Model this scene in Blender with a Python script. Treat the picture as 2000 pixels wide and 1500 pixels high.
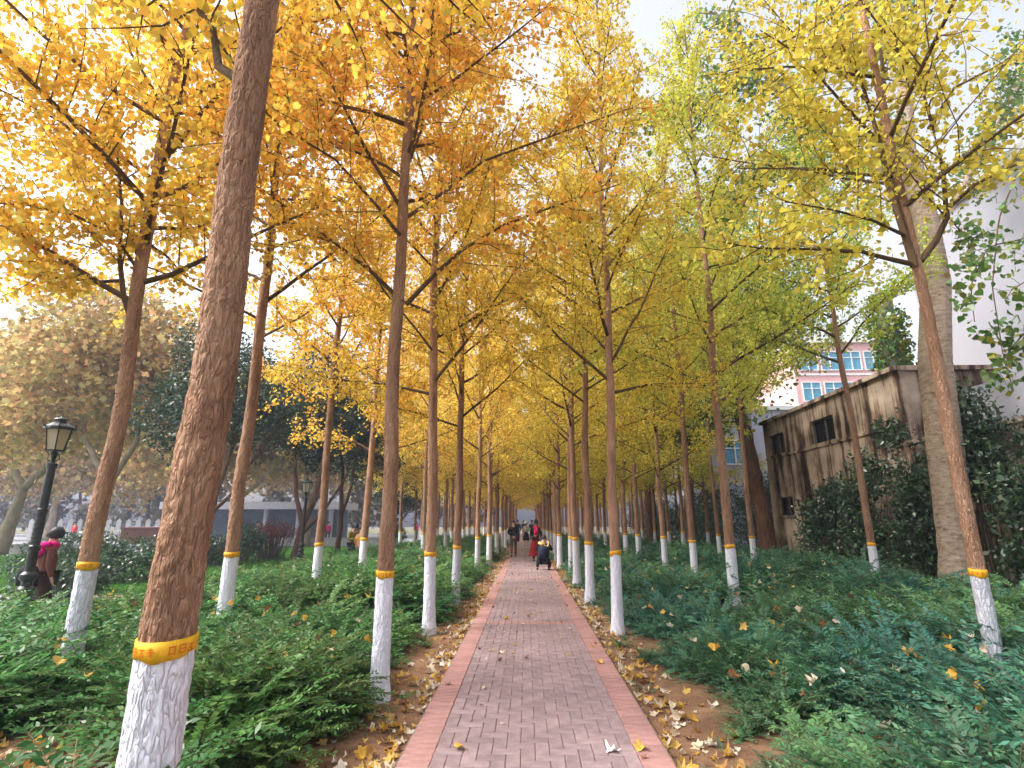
import bpy, bmesh, math, random
import numpy as np
from mathutils import Vector, Matrix, Euler

R = math.radians
scene = bpy.context.scene
COL = scene.collection
for o in list(bpy.data.objects):
    bpy.data.objects.remove(o)

# ------------------------------------------------------------------ camera
FPX, CX, CY, CAMH = 1046.0, 1000.0, 750.0, 1.55          # in pixels of the 2000 x 1500 photograph
PIT = math.atan(270 / FPX)
YAW = math.atan(28 / FPX * math.cos(PIT))
cam_d = bpy.data.cameras.new('camera')
cam_d.sensor_fit = 'HORIZONTAL'
cam_d.sensor_width = 36.0
cam_d.lens = 36.0 * FPX / 2000.0
cam_d.clip_start = 0.05
cam_d.clip_end = 2000
cam = bpy.data.objects.new('camera', cam_d)
COL.objects.link(cam)
cam.location = (0, 0, CAMH)
cam.rotation_euler = (math.pi / 2 + PIT, 0, YAW)
scene.camera = cam

# ------------------------------------------------------------------ sky, sun, exposure
SUN_EL, SUN_AZ = R(50), R(-100)        # azimuth from +y, clockwise; soft sun to the left
world = bpy.data.worlds.new('World')
scene.world = world
world.use_nodes = True
wn, wl = world.node_tree.nodes, world.node_tree.links
wn.clear()
sky = wn.new('ShaderNodeTexSky')
sky.sky_type = 'NISHITA'
sky.sun_disc = False
sky.sun_elevation = SUN_EL
sky.sun_rotation = SUN_AZ
sky.air_density = 1.2
sky.dust_density = 6.0
sky.ozone_density = 1.0
hs = wn.new('ShaderNodeHueSaturation')
hs.inputs['Saturation'].default_value = 0.3
bg = wn.new('ShaderNodeBackground')
bg.inputs['Strength'].default_value = 0.15
wo = wn.new('ShaderNodeOutputWorld')
wl.new(sky.outputs[0], hs.inputs['Color'])
wl.new(hs.outputs[0], bg.inputs['Color'])
wl.new(bg.outputs[0], wo.inputs['Surface'])

sun_d = bpy.data.lights.new('sun', 'SUN')
sun_d.energy = 1.5
sun_d.angle = R(14)
sun_d.color = (1.0, 0.95, 0.86)
sun = bpy.data.objects.new('sun', sun_d)
COL.objects.link(sun)
sdir = Vector((math.sin(SUN_AZ) * math.cos(SUN_EL), math.cos(SUN_AZ) * math.cos(SUN_EL), math.sin(SUN_EL)))
sun.rotation_euler = sdir.to_track_quat('Z', 'Y').to_euler()
sun.location = (-20, -20, 40)

vs = scene.view_settings
vs.view_transform = 'Standard'
vs.look = 'None'
vs.exposure = 1.42
vs.gamma = 1.0
vs.use_curve_mapping = False
scene.render.engine = 'CYCLES'
cy = scene.cycles
cy.max_bounces = 9
cy.diffuse_bounces = 7
cy.glossy_bounces = 2
cy.transmission_bounces = 6
cy.transparent_max_bounces = 4
cy.volume_bounces = 0
cy.use_adaptive_sampling = True
cy.adaptive_threshold = 0.03
cy.use_denoising = True
cy.sample_clamp_indirect = 6.0
cy.caustics_reflective = False
cy.caustics_refractive = False
HAZE = 0.0017

# ------------------------------------------------------------------ pixel -> world helpers
FWD = np.array([-math.sin(YAW) * math.cos(PIT), math.cos(YAW) * math.cos(PIT), math.sin(PIT)])
RGT = np.array([math.cos(YAW), math.sin(YAW), 0.0])
UPV = np.cross(RGT, FWD)
EYE = np.array([0, 0, CAMH])


def ray(x, y):
    return RGT * (x - CX) / FPX - UPV * (y - CY) / FPX + FWD


def atz(x, y, z):
    d = ray(x, y)
    return EYE + d * ((z - CAMH) / d[2])


def aty(x, y, Y):
    d = ray(x, y)
    return EYE + d * (Y / d[1])


def atx(x, y, X):
    d = ray(x, y)
    return EYE + d * (X / d[0])


# ------------------------------------------------------------------ materials
MATS = {}


def nt(mat):
    return mat.node_tree.nodes, mat.node_tree.links


def N(n, typ, **kw):
    x = n.new('ShaderNode' + typ)
    for k, v in kw.items():
        if k.startswith('i_'):
            x.inputs[k[2:].replace('_', ' ')].default_value = v
        elif k.startswith('n_'):
            x.inputs[int(k[2:])].default_value = v
        else:
            setattr(x, k, v)
    return x


def ramp(n, stops, interp='LINEAR'):
    r = n.new('ShaderNodeValToRGB')
    e = r.color_ramp
    e.interpolation = interp
    while len(e.elements) < len(stops):
        e.elements.new(0.5)
    for el, (p, c) in zip(e.elements, stops):
        el.position = p
        el.color = (c[0], c[1], c[2], 1)
    return r


def new_mat(name):
    m = bpy.data.materials.new(name)
    m.use_nodes = True
    n, l = nt(m)
    n.clear()
    out = n.new('ShaderNodeOutputMaterial')
    MATS[name] = m
    return m, n, l, out


def mat_noise(name, stops, scale=8, rough=0.85, bump=0.3, dist=0.01, stretch=(1, 1, 1), detail=6, spec=0.3, metal=0.0,
              bscale=None, objrand=0.0, coords='Object', patch=0.0):
    m, n, l, out = new_mat(name)
    tc = n.new('ShaderNodeTexCoord')
    mp = n.new('ShaderNodeMapping')
    mp.inputs['Scale'].default_value = stretch
    l.new(tc.outputs[coords], mp.inputs[0])
    no = N(n, 'TexNoise', i_Scale=scale, i_Detail=detail, i_Roughness=0.6)
    l.new(mp.outputs[0], no.inputs['Vector'])
    rp = ramp(n, stops)
    l.new(no.outputs['Fac'], rp.inputs[0])
    bs = N(n, 'BsdfPrincipled', i_Roughness=rough, i_Metallic=metal)
    bs.inputs['Specular IOR Level'].default_value = spec
    colout = rp.outputs[0]
    if objrand:
        oi = n.new('ShaderNodeObjectInfo')
        mr = N(n, 'MapRange')
        mr.inputs['To Min'].default_value = 1 - objrand
        mr.inputs['To Max'].default_value = 1 + objrand
        l.new(oi.outputs['Random'], mr.inputs['Value'])
        h = n.new('ShaderNodeHueSaturation')
        l.new(mr.outputs[0], h.inputs['Value'])
        l.new(colout, h.inputs['Color'])
        colout = h.outputs[0]
    if patch:      # worn and stained areas that run across pieces
        ge = n.new('ShaderNodeNewGeometry')
        pn = N(n, 'TexNoise', i_Scale=1.3, i_Detail=6, i_Roughness=0.65)
        l.new(ge.outputs['Position'], pn.inputs['Vector'])
        pm = N(n, 'MapRange')
        pm.inputs['From Min'].default_value = 0.3
        pm.inputs['From Max'].default_value = 0.7
        pm.inputs['To Min'].default_value = 1 - patch
        pm.inputs['To Max'].default_value = 1 + patch
        l.new(pn.outputs['Fac'], pm.inputs['Value'])
        h2 = n.new('ShaderNodeHueSaturation')
        l.new(pm.outputs[0], h2.inputs['Value'])
        l.new(colout, h2.inputs['Color'])
        colout = h2.outputs[0]
    l.new(colout, bs.inputs['Base Color'])
    if bump:
        nb = N(n, 'TexNoise', i_Scale=(bscale or scale * 3), i_Detail=5)
        l.new(mp.outputs[0], nb.inputs['Vector'])
        b = N(n, 'Bump', i_Strength=bump, i_Distance=dist)
        l.new(nb.outputs['Fac'], b.inputs['Height'])
        l.new(b.outputs[0], bs.inputs['Normal'])
    l.new(bs.outputs[0], out.inputs[0])
    return m


def mat_flat(name, col, rough=0.6, spec=0.3, metal=0.0, var=0.12, scale=6):
    c0 = tuple(max(0, v * (1 - var)) for v in col)
    c1 = tuple(v * (1 + var) for v in col)
    return mat_noise(name, [(0.3, c0), (0.7, c1)], scale=scale, rough=rough, bump=0.15, dist=0.004, spec=spec, metal=metal)


def mat_bark(name, stops, vs_=7, amp=0.5, zsq=0.28, cell=26, dist=0.012):
    """furrowed bark: stretched noise and voronoi relief, colour from noise only"""
    m, n, l, out = new_mat(name)
    tc = n.new('ShaderNodeTexCoord')
    mp = n.new('ShaderNodeMapping')
    mp.inputs['Scale'].default_value = (1, 1, zsq)
    l.new(tc.outputs['Object'], mp.inputs[0])
    no = N(n, 'TexNoise', i_Scale=vs_, i_Detail=8, i_Roughness=0.65)
    l.new(mp.outputs[0], no.inputs['Vector'])
    rp = ramp(n, stops)
    l.new(no.outputs['Fac'], rp.inputs[0])
    oi = n.new('ShaderNodeObjectInfo')
    mr = N(n, 'MapRange')
    mr.inputs['To Min'].default_value = 0.8
    mr.inputs['To Max'].default_value = 1.2
    l.new(oi.outputs['Random'], mr.inputs['Value'])
    h = n.new('ShaderNodeHueSaturation')
    l.new(mr.outputs[0], h.inputs['Value'])
    l.new(rp.outputs[0], h.inputs['Color'])
    vo = N(n, 'TexVoronoi', feature='DISTANCE_TO_EDGE', i_Scale=cell)
    wv = N(n, 'TexNoise', i_Scale=18, i_Detail=3)
    l.new(mp.outputs[0], wv.inputs['Vector'])
    mx = N(n, 'Mix', data_type='VECTOR')
    mx.inputs[0].default_value = 0.12
    l.new(mp.outputs[0], mx.inputs[4])
    l.new(wv.outputs['Color'], mx.inputs[5])
    l.new(mx.outputs[1], vo.inputs['Vector'])
    pw = N(n, 'Math', operation='POWER')
    pw.inputs[1].default_value = 0.5
    l.new(vo.outputs['Distance'], pw.inputs[0])
    ad = N(n, 'Math', operation='MULTIPLY_ADD')
    ad.inputs[1].default_value = 0.5
    nf = N(n, 'TexNoise', i_Scale=60, i_Detail=5)
    l.new(mp.outputs[0], nf.inputs['Vector'])
    l.new(nf.outputs['Fac'], ad.inputs[0])
    l.new(pw.outputs[0], ad.inputs[2])
    b = N(n, 'Bump', i_Strength=amp, i_Distance=dist)
    l.new(ad.outputs[0], b.inputs['Height'])
    bs = N(n, 'BsdfPrincipled', i_Roughness=0.9)
    bs.inputs['Specular IOR Level'].default_value = 0.15
    l.new(h.outputs[0], bs.inputs['Base Color'])
    l.new(b.outputs[0], bs.inputs['Normal'])
    l.new(bs.outputs[0], out.inputs[0])
    return m


def mat_leaf(name, col=None, trans=0.45, hue=0.03, val=0.35, gloss=0.0, alt=None, altamt=0.5, inst=False, alt2=None):
    """thin leaf: diffuse + translucent; colour from the object colour (col=None) with per-leaf variation"""
    m, n, l, out = new_mat(name)
    oi = n.new('ShaderNodeObjectInfo')
    if inst:
        rnd = oi.outputs['Random']
    else:
        at = N(n, 'Attribute', attribute_name='rnd')
        rnd = at.outputs['Fac']
    if col is None:
        c = oi.outputs['Color']
    else:
        rgb = n.new('ShaderNodeRGB')
        rgb.outputs[0].default_value = (*col, 1)
        c = rgb.outputs[0]
    if alt is not None:
        w = N(n, 'TexWhiteNoise', noise_dimensions='1D')
        l.new(rnd, w.inputs['W'])
        mr0 = N(n, 'MapRange')
        mr0.inputs['From Min'].default_value = 1 - altamt
        l.new(w.outputs[0], mr0.inputs['Value'])
        mixc = N(n, 'Mix', data_type='RGBA')
        l.new(mr0.outputs[0], mixc.inputs[0])
        l.new(c, mixc.inputs[6])
        mixc.inputs[7].default_value = (*alt, 1)
        c = mixc.outputs[2]
    if inst and alt2 is not None:      # plants of one patch share a tint
        pn = N(n, 'TexNoise', i_Scale=0.7, i_Detail=3)
        l.new(oi.outputs['Location'], pn.inputs['Vector'])
        pr = N(n, 'MapRange')
        pr.inputs['From Min'].default_value = 0.42
        pr.inputs['From Max'].default_value = 0.66
        l.new(pn.outputs['Fac'], pr.inputs['Value'])
        mp2 = N(n, 'Mix', data_type='RGBA')
        l.new(pr.outputs[0], mp2.inputs[0])
        l.new(c, mp2.inputs[6])
        mp2.inputs[7].default_value = (*alt2, 1)
        c = mp2.outputs[2]
    h = n.new('ShaderNodeHueSaturation')
    mh = N(n, 'MapRange')
    mh.inputs['To Min'].default_value = 0.5 - hue
    mh.inputs['To Max'].default_value = 0.5 + hue
    mv = N(n, 'MapRange')
    mv.inputs['To Min'].default_value = 1 - val
    mv.inputs['To Max'].default_value = 1 + val
    w2 = N(n, 'TexWhiteNoise', noise_dimensions='1D')
    ml = N(n, 'Math', operation='MULTIPLY')
    ml.inputs[1].default_value = 37.7
    l.new(rnd, ml.inputs[0])
    l.new(ml.outputs[0], w2.inputs['W'])
    l.new(rnd, mh.inputs['Value'])
    l.new(w2.outputs[0], mv.inputs['Value'])
    l.new(mh.outputs[0], h.inputs['Hue'])
    l.new(mv.outputs[0], h.inputs['Value'])
    l.new(c, h.inputs['Color'])
    d = n.new('ShaderNodeBsdfDiffuse')
    t = n.new('ShaderNodeBsdfTranslucent')
    mx = n.new('ShaderNodeMixShader')
    mx.inputs[0].default_value = trans
    l.new(h.outputs[0], d.inputs[0])
    l.new(h.outputs[0], t.inputs[0])
    l.new(d.outputs[0], mx.inputs[1])
    l.new(t.outputs[0], mx.inputs[2])
    fin = mx.outputs[0]
    if gloss:
        g = N(n, 'BsdfGlossy', i_Roughness=0.35)
        g.inputs[0].default_value = (1, 1, 1, 1)
        m2 = n.new('ShaderNodeMixShader')
        m2.inputs[0].default_value = gloss
        l.new(fin, m2.inputs[1])
        l.new(g.outputs[0], m2.inputs[2])
        fin = m2.outputs[0]
    l.new(fin, out.inputs[0])
    return m


mat_bark('bark', [(0.25, (0.18, 0.095, 0.06)), (0.5, (0.37, 0.21, 0.135)), (0.75, (0.51, 0.33, 0.23))], amp=1.0, dist=0.02, cell=34, zsq=0.3)
mat_bark('bark_dark', [(0.3, (0.07, 0.035, 0.022)), (0.7, (0.20, 0.11, 0.07))], amp=0.7)
mat_bark('limb_bark', [(0.3, (0.06, 0.038, 0.022)), (0.7, (0.15, 0.095, 0.055))], amp=0.4)
mat_bark('poplar_bark', [(0.30, (0.12, 0.085, 0.06)), (0.37, (0.36, 0.26, 0.19)), (0.52, (0.53, 0.40, 0.305)), (0.72, (0.66, 0.53, 0.43))], vs_=6, amp=0.9, zsq=2.6, cell=9, dist=0.02)
mat_bark('plane_bark', [(0.3, (0.26, 0.20, 0.14)), (0.7, (0.46, 0.38, 0.28))], vs_=4, amp=0.3, zsq=0.6, cell=10)
mat_bark('limewash', [(0.17, (0.44, 0.42, 0.44)), (0.26, (0.68, 0.68, 0.77)), (0.6, (0.74, 0.74, 0.84)), (0.8, (0.80, 0.80, 0.87))], vs_=14, amp=1.0, dist=0.02, cell=26, zsq=0.3)
mat_leaf('ginkgo_leaf', None, trans=0.5, hue=0.018, val=0.34, alt=(0.72, 0.62, 0.14), altamt=0.45)
mat_leaf('evergreen_leaf', (0.028, 0.065, 0.026), trans=0.25, hue=0.03, val=0.45, gloss=0.05)
mat_leaf('poplar_leaf', (0.11, 0.21, 0.045), trans=0.5, hue=0.03, val=0.35, gloss=0.03, alt=(0.42, 0.33, 0.05), altamt=0.3)
mat_leaf('plane_leaf', (0.58, 0.40, 0.17), trans=0.5, hue=0.03, val=0.35, alt=(0.38, 0.36, 0.17), altamt=0.6)
mat_leaf('shrub_leaf', (0.040, 0.095, 0.040), trans=0.25, hue=0.04, val=0.6, gloss=0.07, alt=(0.09, 0.14, 0.045), altamt=0.3)
mat_leaf('red_twig_leaf', (0.20, 0.075, 0.06), trans=0.3, hue=0.03, val=0.4)
mat_leaf('cover_left', (0.065, 0.19, 0.06), trans=0.35, hue=0.03, val=0.5, gloss=0.02, inst=True, alt2=(0.125, 0.24, 0.06))
mat_leaf('cover_right', (0.075, 0.22, 0.155), trans=0.35, hue=0.025, val=0.45, gloss=0.02, inst=True, alt2=(0.13, 0.27, 0.09))
mat_leaf('grass_blade', (0.10, 0.24, 0.045), trans=0.35, hue=0.02, val=0.3, inst=True)
mat_flat('stem', (0.10, 0.075, 0.04))


def mat_litter():
    m, n, l, out = new_mat('litter_leaf')
    oi = n.new('ShaderNodeObjectInfo')
    rp = ramp(n, [(0.0, (0.62, 0.52, 0.38)), (0.22, (0.66, 0.45, 0.14)), (0.42, (0.45, 0.26, 0.09)), (0.58, (0.75, 0.68, 0.58)),
                  (0.72, (0.60, 0.36, 0.07)), (0.86, (0.20, 0.10, 0.05)), (0.95, (0.72, 0.60, 0.42))], 'CONSTANT')
    l.new(oi.outputs['Random'], rp.inputs[0])
    tc = n.new('ShaderNodeTexCoord')
    no = N(n, 'TexNoise', i_Scale=30, i_Detail=4)
    l.new(tc.outputs['Object'], no.inputs['Vector'])
    mr = N(n, 'MapRange')
    mr.inputs['To Min'].default_value = 0.75
    mr.inputs['To Max'].default_value = 1.2
    l.new(no.outputs['Fac'], mr.inputs['Value'])
    h = n.new('ShaderNodeHueSaturation')
    l.new(mr.outputs[0], h.inputs['Value'])
    l.new(rp.outputs[0], h.inputs['Color'])
    d = N(n, 'BsdfDiffuse')
    l.new(h.outputs[0], d.inputs[0])
    t = n.new('ShaderNodeBsdfTranslucent')
    l.new(h.outputs[0], t.inputs[0])
    mx = n.new('ShaderNodeMixShader')
    mx.inputs[0].default_value = 0.25
    l.new(d.outputs[0], mx.inputs[1])
    l.new(t.outputs[0], mx.inputs[2])
    l.new(mx.outputs[0], out.inputs[0])


mat_litter()
mat_noise('leaf_white', [(0.3, (0.66, 0.62, 0.60)), (0.7, (0.82, 0.79, 0.76))], scale=25, bump=0.1)
mat_noise('leaf_gold', [(0.3, (0.55, 0.30, 0.05)), (0.7, (0.72, 0.46, 0.10))], scale=25, bump=0.1)
mat_noise('leaf_brown', [(0.3, (0.13, 0.06, 0.03)), (0.7, (0.30, 0.16, 0.08))], scale=25, bump=0.1)
mat_noise('leaf_cream', [(0.3, (0.55, 0.44, 0.30)), (0.7, (0.72, 0.60, 0.42))], scale=25, bump=0.1)

mat_noise('soil', [(0.28, (0.11, 0.055, 0.030)), (0.5, (0.21, 0.115, 0.065)), (0.75, (0.34, 0.20, 0.12))], scale=3.5, rough=0.95, bump=0.7, dist=0.03, detail=9, bscale=28)
mat_noise('ground_far', [(0.3, (0.08, 0.09, 0.04)), (0.7, (0.20, 0.16, 0.09))], scale=0.8, rough=0.95, bump=0.4, dist=0.03)
mat_noise('lawn', [(0.3, (0.05, 0.12, 0.025)), (0.7, (0.11, 0.22, 0.05))], scale=2.2, rough=0.95, bump=0.6, dist=0.03, bscale=70)
mat_noise('plaza', [(0.3, (0.22, 0.22, 0.25)), (0.7, (0.32, 0.32, 0.35))], scale=1.5, rough=0.8, bump=0.15)
mat_noise('brick_field', [(0.25, (0.205, 0.145, 0.155)), (0.5, (0.27, 0.195, 0.205)), (0.78, (0.34, 0.255, 0.255))], scale=9, rough=0.8, bump=0.5, dist=0.004, detail=8, bscale=120, objrand=0.13, patch=0.22)
mat_noise('brick_border', [(0.25, (0.29, 0.15, 0.14)), (0.5, (0.37, 0.20, 0.185)), (0.78, (0.44, 0.265, 0.24))], scale=9, rough=0.8, bump=0.5, dist=0.004, detail=8, bscale=120, objrand=0.10, patch=0.2)
mat_noise('joint_sand', [(0.3, (0.17, 0.12, 0.11)), (0.7, (0.30, 0.23, 0.20))], scale=12, rough=0.95, bump=0.4, dist=0.005)
mat_flat('tape_yellow', (0.74, 0.40, 0.015), rough=0.6, spec=0.3, var=0.2, scale=30)
mat_flat('tape_print', (0.62, 0.14, 0.01), rough=0.45)
mat_flat('black_iron', (0.012, 0.016, 0.014), rough=0.35, spec=0.5, var=0.3)
mat_flat('dark_glass', (0.008, 0.008, 0.009), rough=0.25, spec=0.4)
mat_flat('window_frame', (0.12, 0.11, 0.10), rough=0.7)
mat_flat('white_trim', (0.78, 0.78, 0.80), rough=0.6)
mat_flat('pavilion_white', (0.42, 0.43, 0.50), rough=0.7)
mat_leaf('far_wood_leaf', (0.13, 0.14, 0.10), trans=0.35, hue=0.05, val=0.4, alt=(0.26, 0.17, 0.09), altamt=0.5)
mat_flat('pale_wall', (0.44, 0.44, 0.53), rough=0.85, var=0.05, scale=1.2)
mat_flat('grey_wall', (0.34, 0.34, 0.40), rough=0.85, var=0.04, scale=0.6)
mat_flat('pink_wall', (0.72, 0.42, 0.42), rough=0.85, var=0.05)
mat_flat('blue_pane', (0.10, 0.32, 0.48), rough=0.12, spec=0.6, var=0.2)
mat_flat('granite_red', (0.40, 0.20, 0.18), rough=0.6)
mat_flat('far_panel', (0.17, 0.22, 0.28), rough=0.6, var=0.2, scale=1)
mat_flat('kerb_stone', (0.50, 0.49, 0.50), rough=0.85)
mat_flat('flue_metal', (0.20, 0.21, 0.22), rough=0.5, metal=0.3)


def mat_frosted():
    m, n, l, out = new_mat('frosted_glass')
    d = n.new('ShaderNodeBsdfDiffuse')
    d.inputs[0].default_value = (0.72, 0.64, 0.50, 1)
    t = n.new('ShaderNodeBsdfTranslucent')
    t.inputs[0].default_value = (0.72, 0.64, 0.50, 1)
    mx = n.new('ShaderNodeMixShader')
    l.new(d.outputs[0], mx.inputs[1])
    l.new(t.outputs[0], mx.inputs[2])
    g = N(n, 'BsdfGlossy', i_Roughness=0.2)
    m2 = n.new('ShaderNodeMixShader')
    m2.inputs[0].default_value = 0.06
    l.new(mx.outputs[0], m2.inputs[1])
    l.new(g.outputs[0], m2.inputs[2])
    l.new(m2.outputs[0], out.inputs[0])


mat_frosted()


def mat_stained():
    """old render with dark vertical water stains"""
    m, n, l, out = new_mat('stained_concrete')
    tc = n.new('ShaderNodeTexCoord')
    mp = n.new('ShaderNodeMapping')
    mp.inputs['Scale'].default_value = (1, 1, 0.07)
    l.new(tc.outputs['Object'], mp.inputs[0])
    no = N(n, 'TexNoise', i_Scale=2.6, i_Detail=7, i_Roughness=0.7)
    l.new(mp.outputs[0], no.inputs['Vector'])
    rp = ramp(n, [(0.38, (0.04, 0.025, 0.018)), (0.46, (0.20, 0.13, 0.09)), (0.52, (0.42, 0.325, 0.255)), (0.75, (0.54, 0.43, 0.35))])
    nl = N(n, 'TexNoise', i_Scale=0.55, i_Detail=4)      # streaks gather in some bays and leave others clean
    l.new(tc.outputs['Object'], nl.inputs['Vector'])
    ma = N(n, 'Math', operation='MULTIPLY_ADD')
    ma.inputs[1].default_value = 0.55
    l.new(nl.outputs['Fac'], ma.inputs[0])
    sb = N(n, 'Math', operation='SUBTRACT')
    sb.inputs[1].default_value = 0.27
    l.new(no.outputs['Fac'], sb.inputs[0])
    l.new(sb.outputs[0], ma.inputs[2])
    l.new(ma.outputs[0], rp.inputs[0])
    n2 = N(n, 'TexNoise', i_Scale=1.1, i_Detail=6)
    l.new(tc.outputs['Object'], n2.inputs['Vector'])
    mr = N(n, 'MapRange')
    mr.inputs['From Min'].default_value = 0.3
    mr.inputs['From Max'].default_value = 0.7
    mr.inputs['To Min'].default_value = 0.55
    mr.inputs['To Max'].default_value = 1.2
    l.new(n2.outputs['Fac'], mr.inputs['Value'])
    h = n.new('ShaderNodeHueSaturation')
    l.new(mr.outputs[0], h.inputs['Value'])
    l.new(rp.outputs[0], h.inputs['Color'])
    n3 = N(n, 'TexNoise', i_Scale=25, i_Detail=5)
    l.new(tc.outputs['Object'], n3.inputs['Vector'])
    b = N(n, 'Bump', i_Strength=0.4, i_Distance=0.01)
    l.new(n3.outputs['Fac'], b.inputs['Height'])
    bs = N(n, 'BsdfPrincipled', i_Roughness=0.92)
    bs.inputs['Specular IOR Level'].default_value = 0.15
    l.new(h.outputs[0], bs.inputs['Base Color'])
    l.new(b.outputs[0], bs.inputs['Normal'])
    l.new(bs.outputs[0], out.inputs[0])


mat_stained()
CLOTH = {}


def cloth(name, col, rough=0.85):
    if name not in CLOTH:
        mat_noise('cloth_' + name, [(0.3, tuple(v * 0.75 for v in col)), (0.7, tuple(min(1, v * 1.2) for v in col))], scale=9, rough=rough, bump=0.5, dist=0.02, bscale=14, spec=0.15)
        CLOTH[name] = 1
    return 'cloth_' + name


# ------------------------------------------------------------------ object helpers
def link(name, data, parent=None, mat=None, loc=None, rot=None):
    o = bpy.data.objects.new(name, data)
    COL.objects.link(o)
    if parent is not None:
        o.parent = parent
    if mat is not None and data is not None and not data.materials:
        data.materials.append(MATS[mat])
    if loc is not None:
        o.location = loc
    if rot is not None:
        o.rotation_euler = rot
    return o


def tag(o, label=None, cat=None, group=None, kind=None):
    if label:
        o['label'] = label
    if cat:
        o['category'] = cat
    if group:
        o['group'] = group
    if kind:
        o['kind'] = kind
    return o


def thing(name, label, cat, loc=(0, 0, 0), rotz=0.0, group=None):
    o = bpy.data.objects.new(name, None)
    COL.objects.link(o)
    o.location = loc
    o.rotation_euler = (0, 0, rotz)
    return tag(o, label, cat, group)


def mesh_np(name, V, polys, rnd=None, smooth=False):
    """V (n,3); polys: list of int arrays (k, m) of equal-sided faces"""
    me = bpy.data.meshes.new(name)
    V = np.asarray(V, dtype=np.float32)
    me.vertices.add(len(V))
    me.vertices.foreach_set('co', V.ravel())
    loops = np.concatenate([p.ravel() for p in polys]).astype(np.int32)
    tot = np.concatenate([np.full(len(p), p.shape[1], dtype=np.int32) for p in polys])
    start = np.concatenate([[0], np.cumsum(tot)[:-1]]).astype(np.int32)
    me.loops.add(len(loops))
    me.loops.foreach_set('vertex_index', loops)
    me.polygons.add(len(tot))
    me.polygons.foreach_set('loop_start', start)
    me.polygons.foreach_set('loop_total', tot)
    if smooth:
        me.polygons.foreach_set('use_smooth', np.ones(len(tot), dtype=bool))
    if rnd is not None:
        a = me.attributes.new('rnd', 'FLOAT', 'FACE')
        a.data.foreach_set('value', np.asarray(rnd, dtype=np.float32))
    me.update()
    me.validate()
    return me


class MB:
    """collects shapes into one mesh"""

    def __init__(s):
        s.v, s.f = [], []

    def add(s, V, F):
        o = len(s.v)
        s.v += [tuple(map(float, p)) for p in V]
        s.f += [tuple(i + o for i in f) for f in F]
        return s

    def box(s, a, b):
        x0, y0, z0 = a
        x1, y1, z1 = b
        return s.add([(x0, y0, z0), (x1, y0, z0), (x1, y1, z0), (x0, y1, z0), (x0, y0, z1), (x1, y0, z1), (x1, y1, z1), (x0, y1, z1)],
                     [(0, 3, 2, 1), (4, 5, 6, 7), (0, 1, 5, 4), (1, 2, 6, 5), (2, 3, 7, 6), (3, 0, 4, 7)])

    def lathe(s, prof, seg=16, c=(0, 0), ang=0.0, cap=True):
        V, F = [], []
        for (r, z) in prof:
            for k in range(seg):
                a = ang + 2 * math.pi * k / seg
                V.append((c[0] + r * math.cos(a), c[1] + r * math.sin(a), z))
        for i in range(len(prof) - 1):
            for k in range(seg):
                F.append((i * seg + k, i * seg + (k + 1) % seg, (i + 1) * seg + (k + 1) % seg, (i + 1) * seg + k))
        if cap:
            F.append(tuple(range(seg))[::-1])
            F.append(tuple((len(prof) - 1) * seg + k for k in range(seg)))
        return s.add(V, F)

    def tube(s, pts, rad, seg=6, cap=True):
        V, F = tube_np(pts, rad, seg, cap)
        return s.add(V, F)

    def build(s, name, mat, parent=None, smooth=False, loc=None, rot=None, data_only=False, bevel=0.0):
        me = bpy.data.meshes.new(name)
        me.from_pydata(s.v, [], s.f)
        if smooth:
            me.polygons.foreach_set('use_smooth', [True] * len(me.polygons))
        me.update()
        if mat:
            me.materials.append(MATS[mat])
        if data_only:
            return me
        o = link(name, me, parent, None, loc, rot)
        if bevel:
            b = o.modifiers.new('bevel', 'BEVEL')
            b.width = bevel
            b.segments = 2
            b.limit_method = 'ANGLE'
        return o


def tube_np(pts, rad, seg=6, cap=True):
    pts = np.asarray(pts, float)
    n = len(pts)
    rad = np.broadcast_to(np.asarray(rad, float), (n,))
    T = np.gradient(pts, axis=0)
    T /= np.linalg.norm(T, axis=1)[:, None] + 1e-9
    ref = np.array([0, 0, 1.0]) if abs(T[0][2]) < 0.8 else np.array([1.0, 0, 0])
    V, F = [], []
    a = np.arange(seg) * 2 * math.pi / seg
    for i in range(n):
        u = np.cross(ref, T[i])
        u /= np.linalg.norm(u) + 1e-9
        w = np.cross(T[i], u)
        ref_ = pts[i] + rad[i] * (np.cos(a)[:, None] * u + np.sin(a)[:, None] * w)
        V.append(ref_)
    V = np.concatenate(V)
    for i in range(n - 1):
        for k in range(seg):
            F.append((i * seg + k, i * seg + (k + 1) % seg, (i + 1) * seg + (k + 1) % seg, (i + 1) * seg + k))
    if cap:
        F.append(tuple(range(seg))[::-1])
        F.append(tuple((n - 1) * seg + k for k in range(seg)))
    return V, F


def lattice(rng, nx, ny, px=True):
    return rng.random((nx, ny))


def vnoise(g, u, v):
    """bilinear-smooth value noise on a lattice, periodic in both"""
    nx, ny = g.shape
    iu = np.floor(u).astype(int)
    iv = np.floor(v).astype(int)
    fu, fv = u - iu, v - iv
    fu = fu * fu * (3 - 2 * fu)
    fv = fv * fv * (3 - 2 * fv)
    a = g[iu % nx, iv % ny]
    b = g[(iu + 1) % nx, iv % ny]
    c = g[iu % nx, (iv + 1) % ny]
    d = g[(iu + 1) % nx, (iv + 1) % ny]
    return (a * (1 - fu) + b * fu) * (1 - fv) + (c * (1 - fu) + d * fu) * fv


GN_ = np.random.default_rng(3)
SOILG = GN_.random((64, 64))


def sstep(x):
    x = np.clip(x, 0, 1)
    return x * x * (3 - 2 * x)


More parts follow.
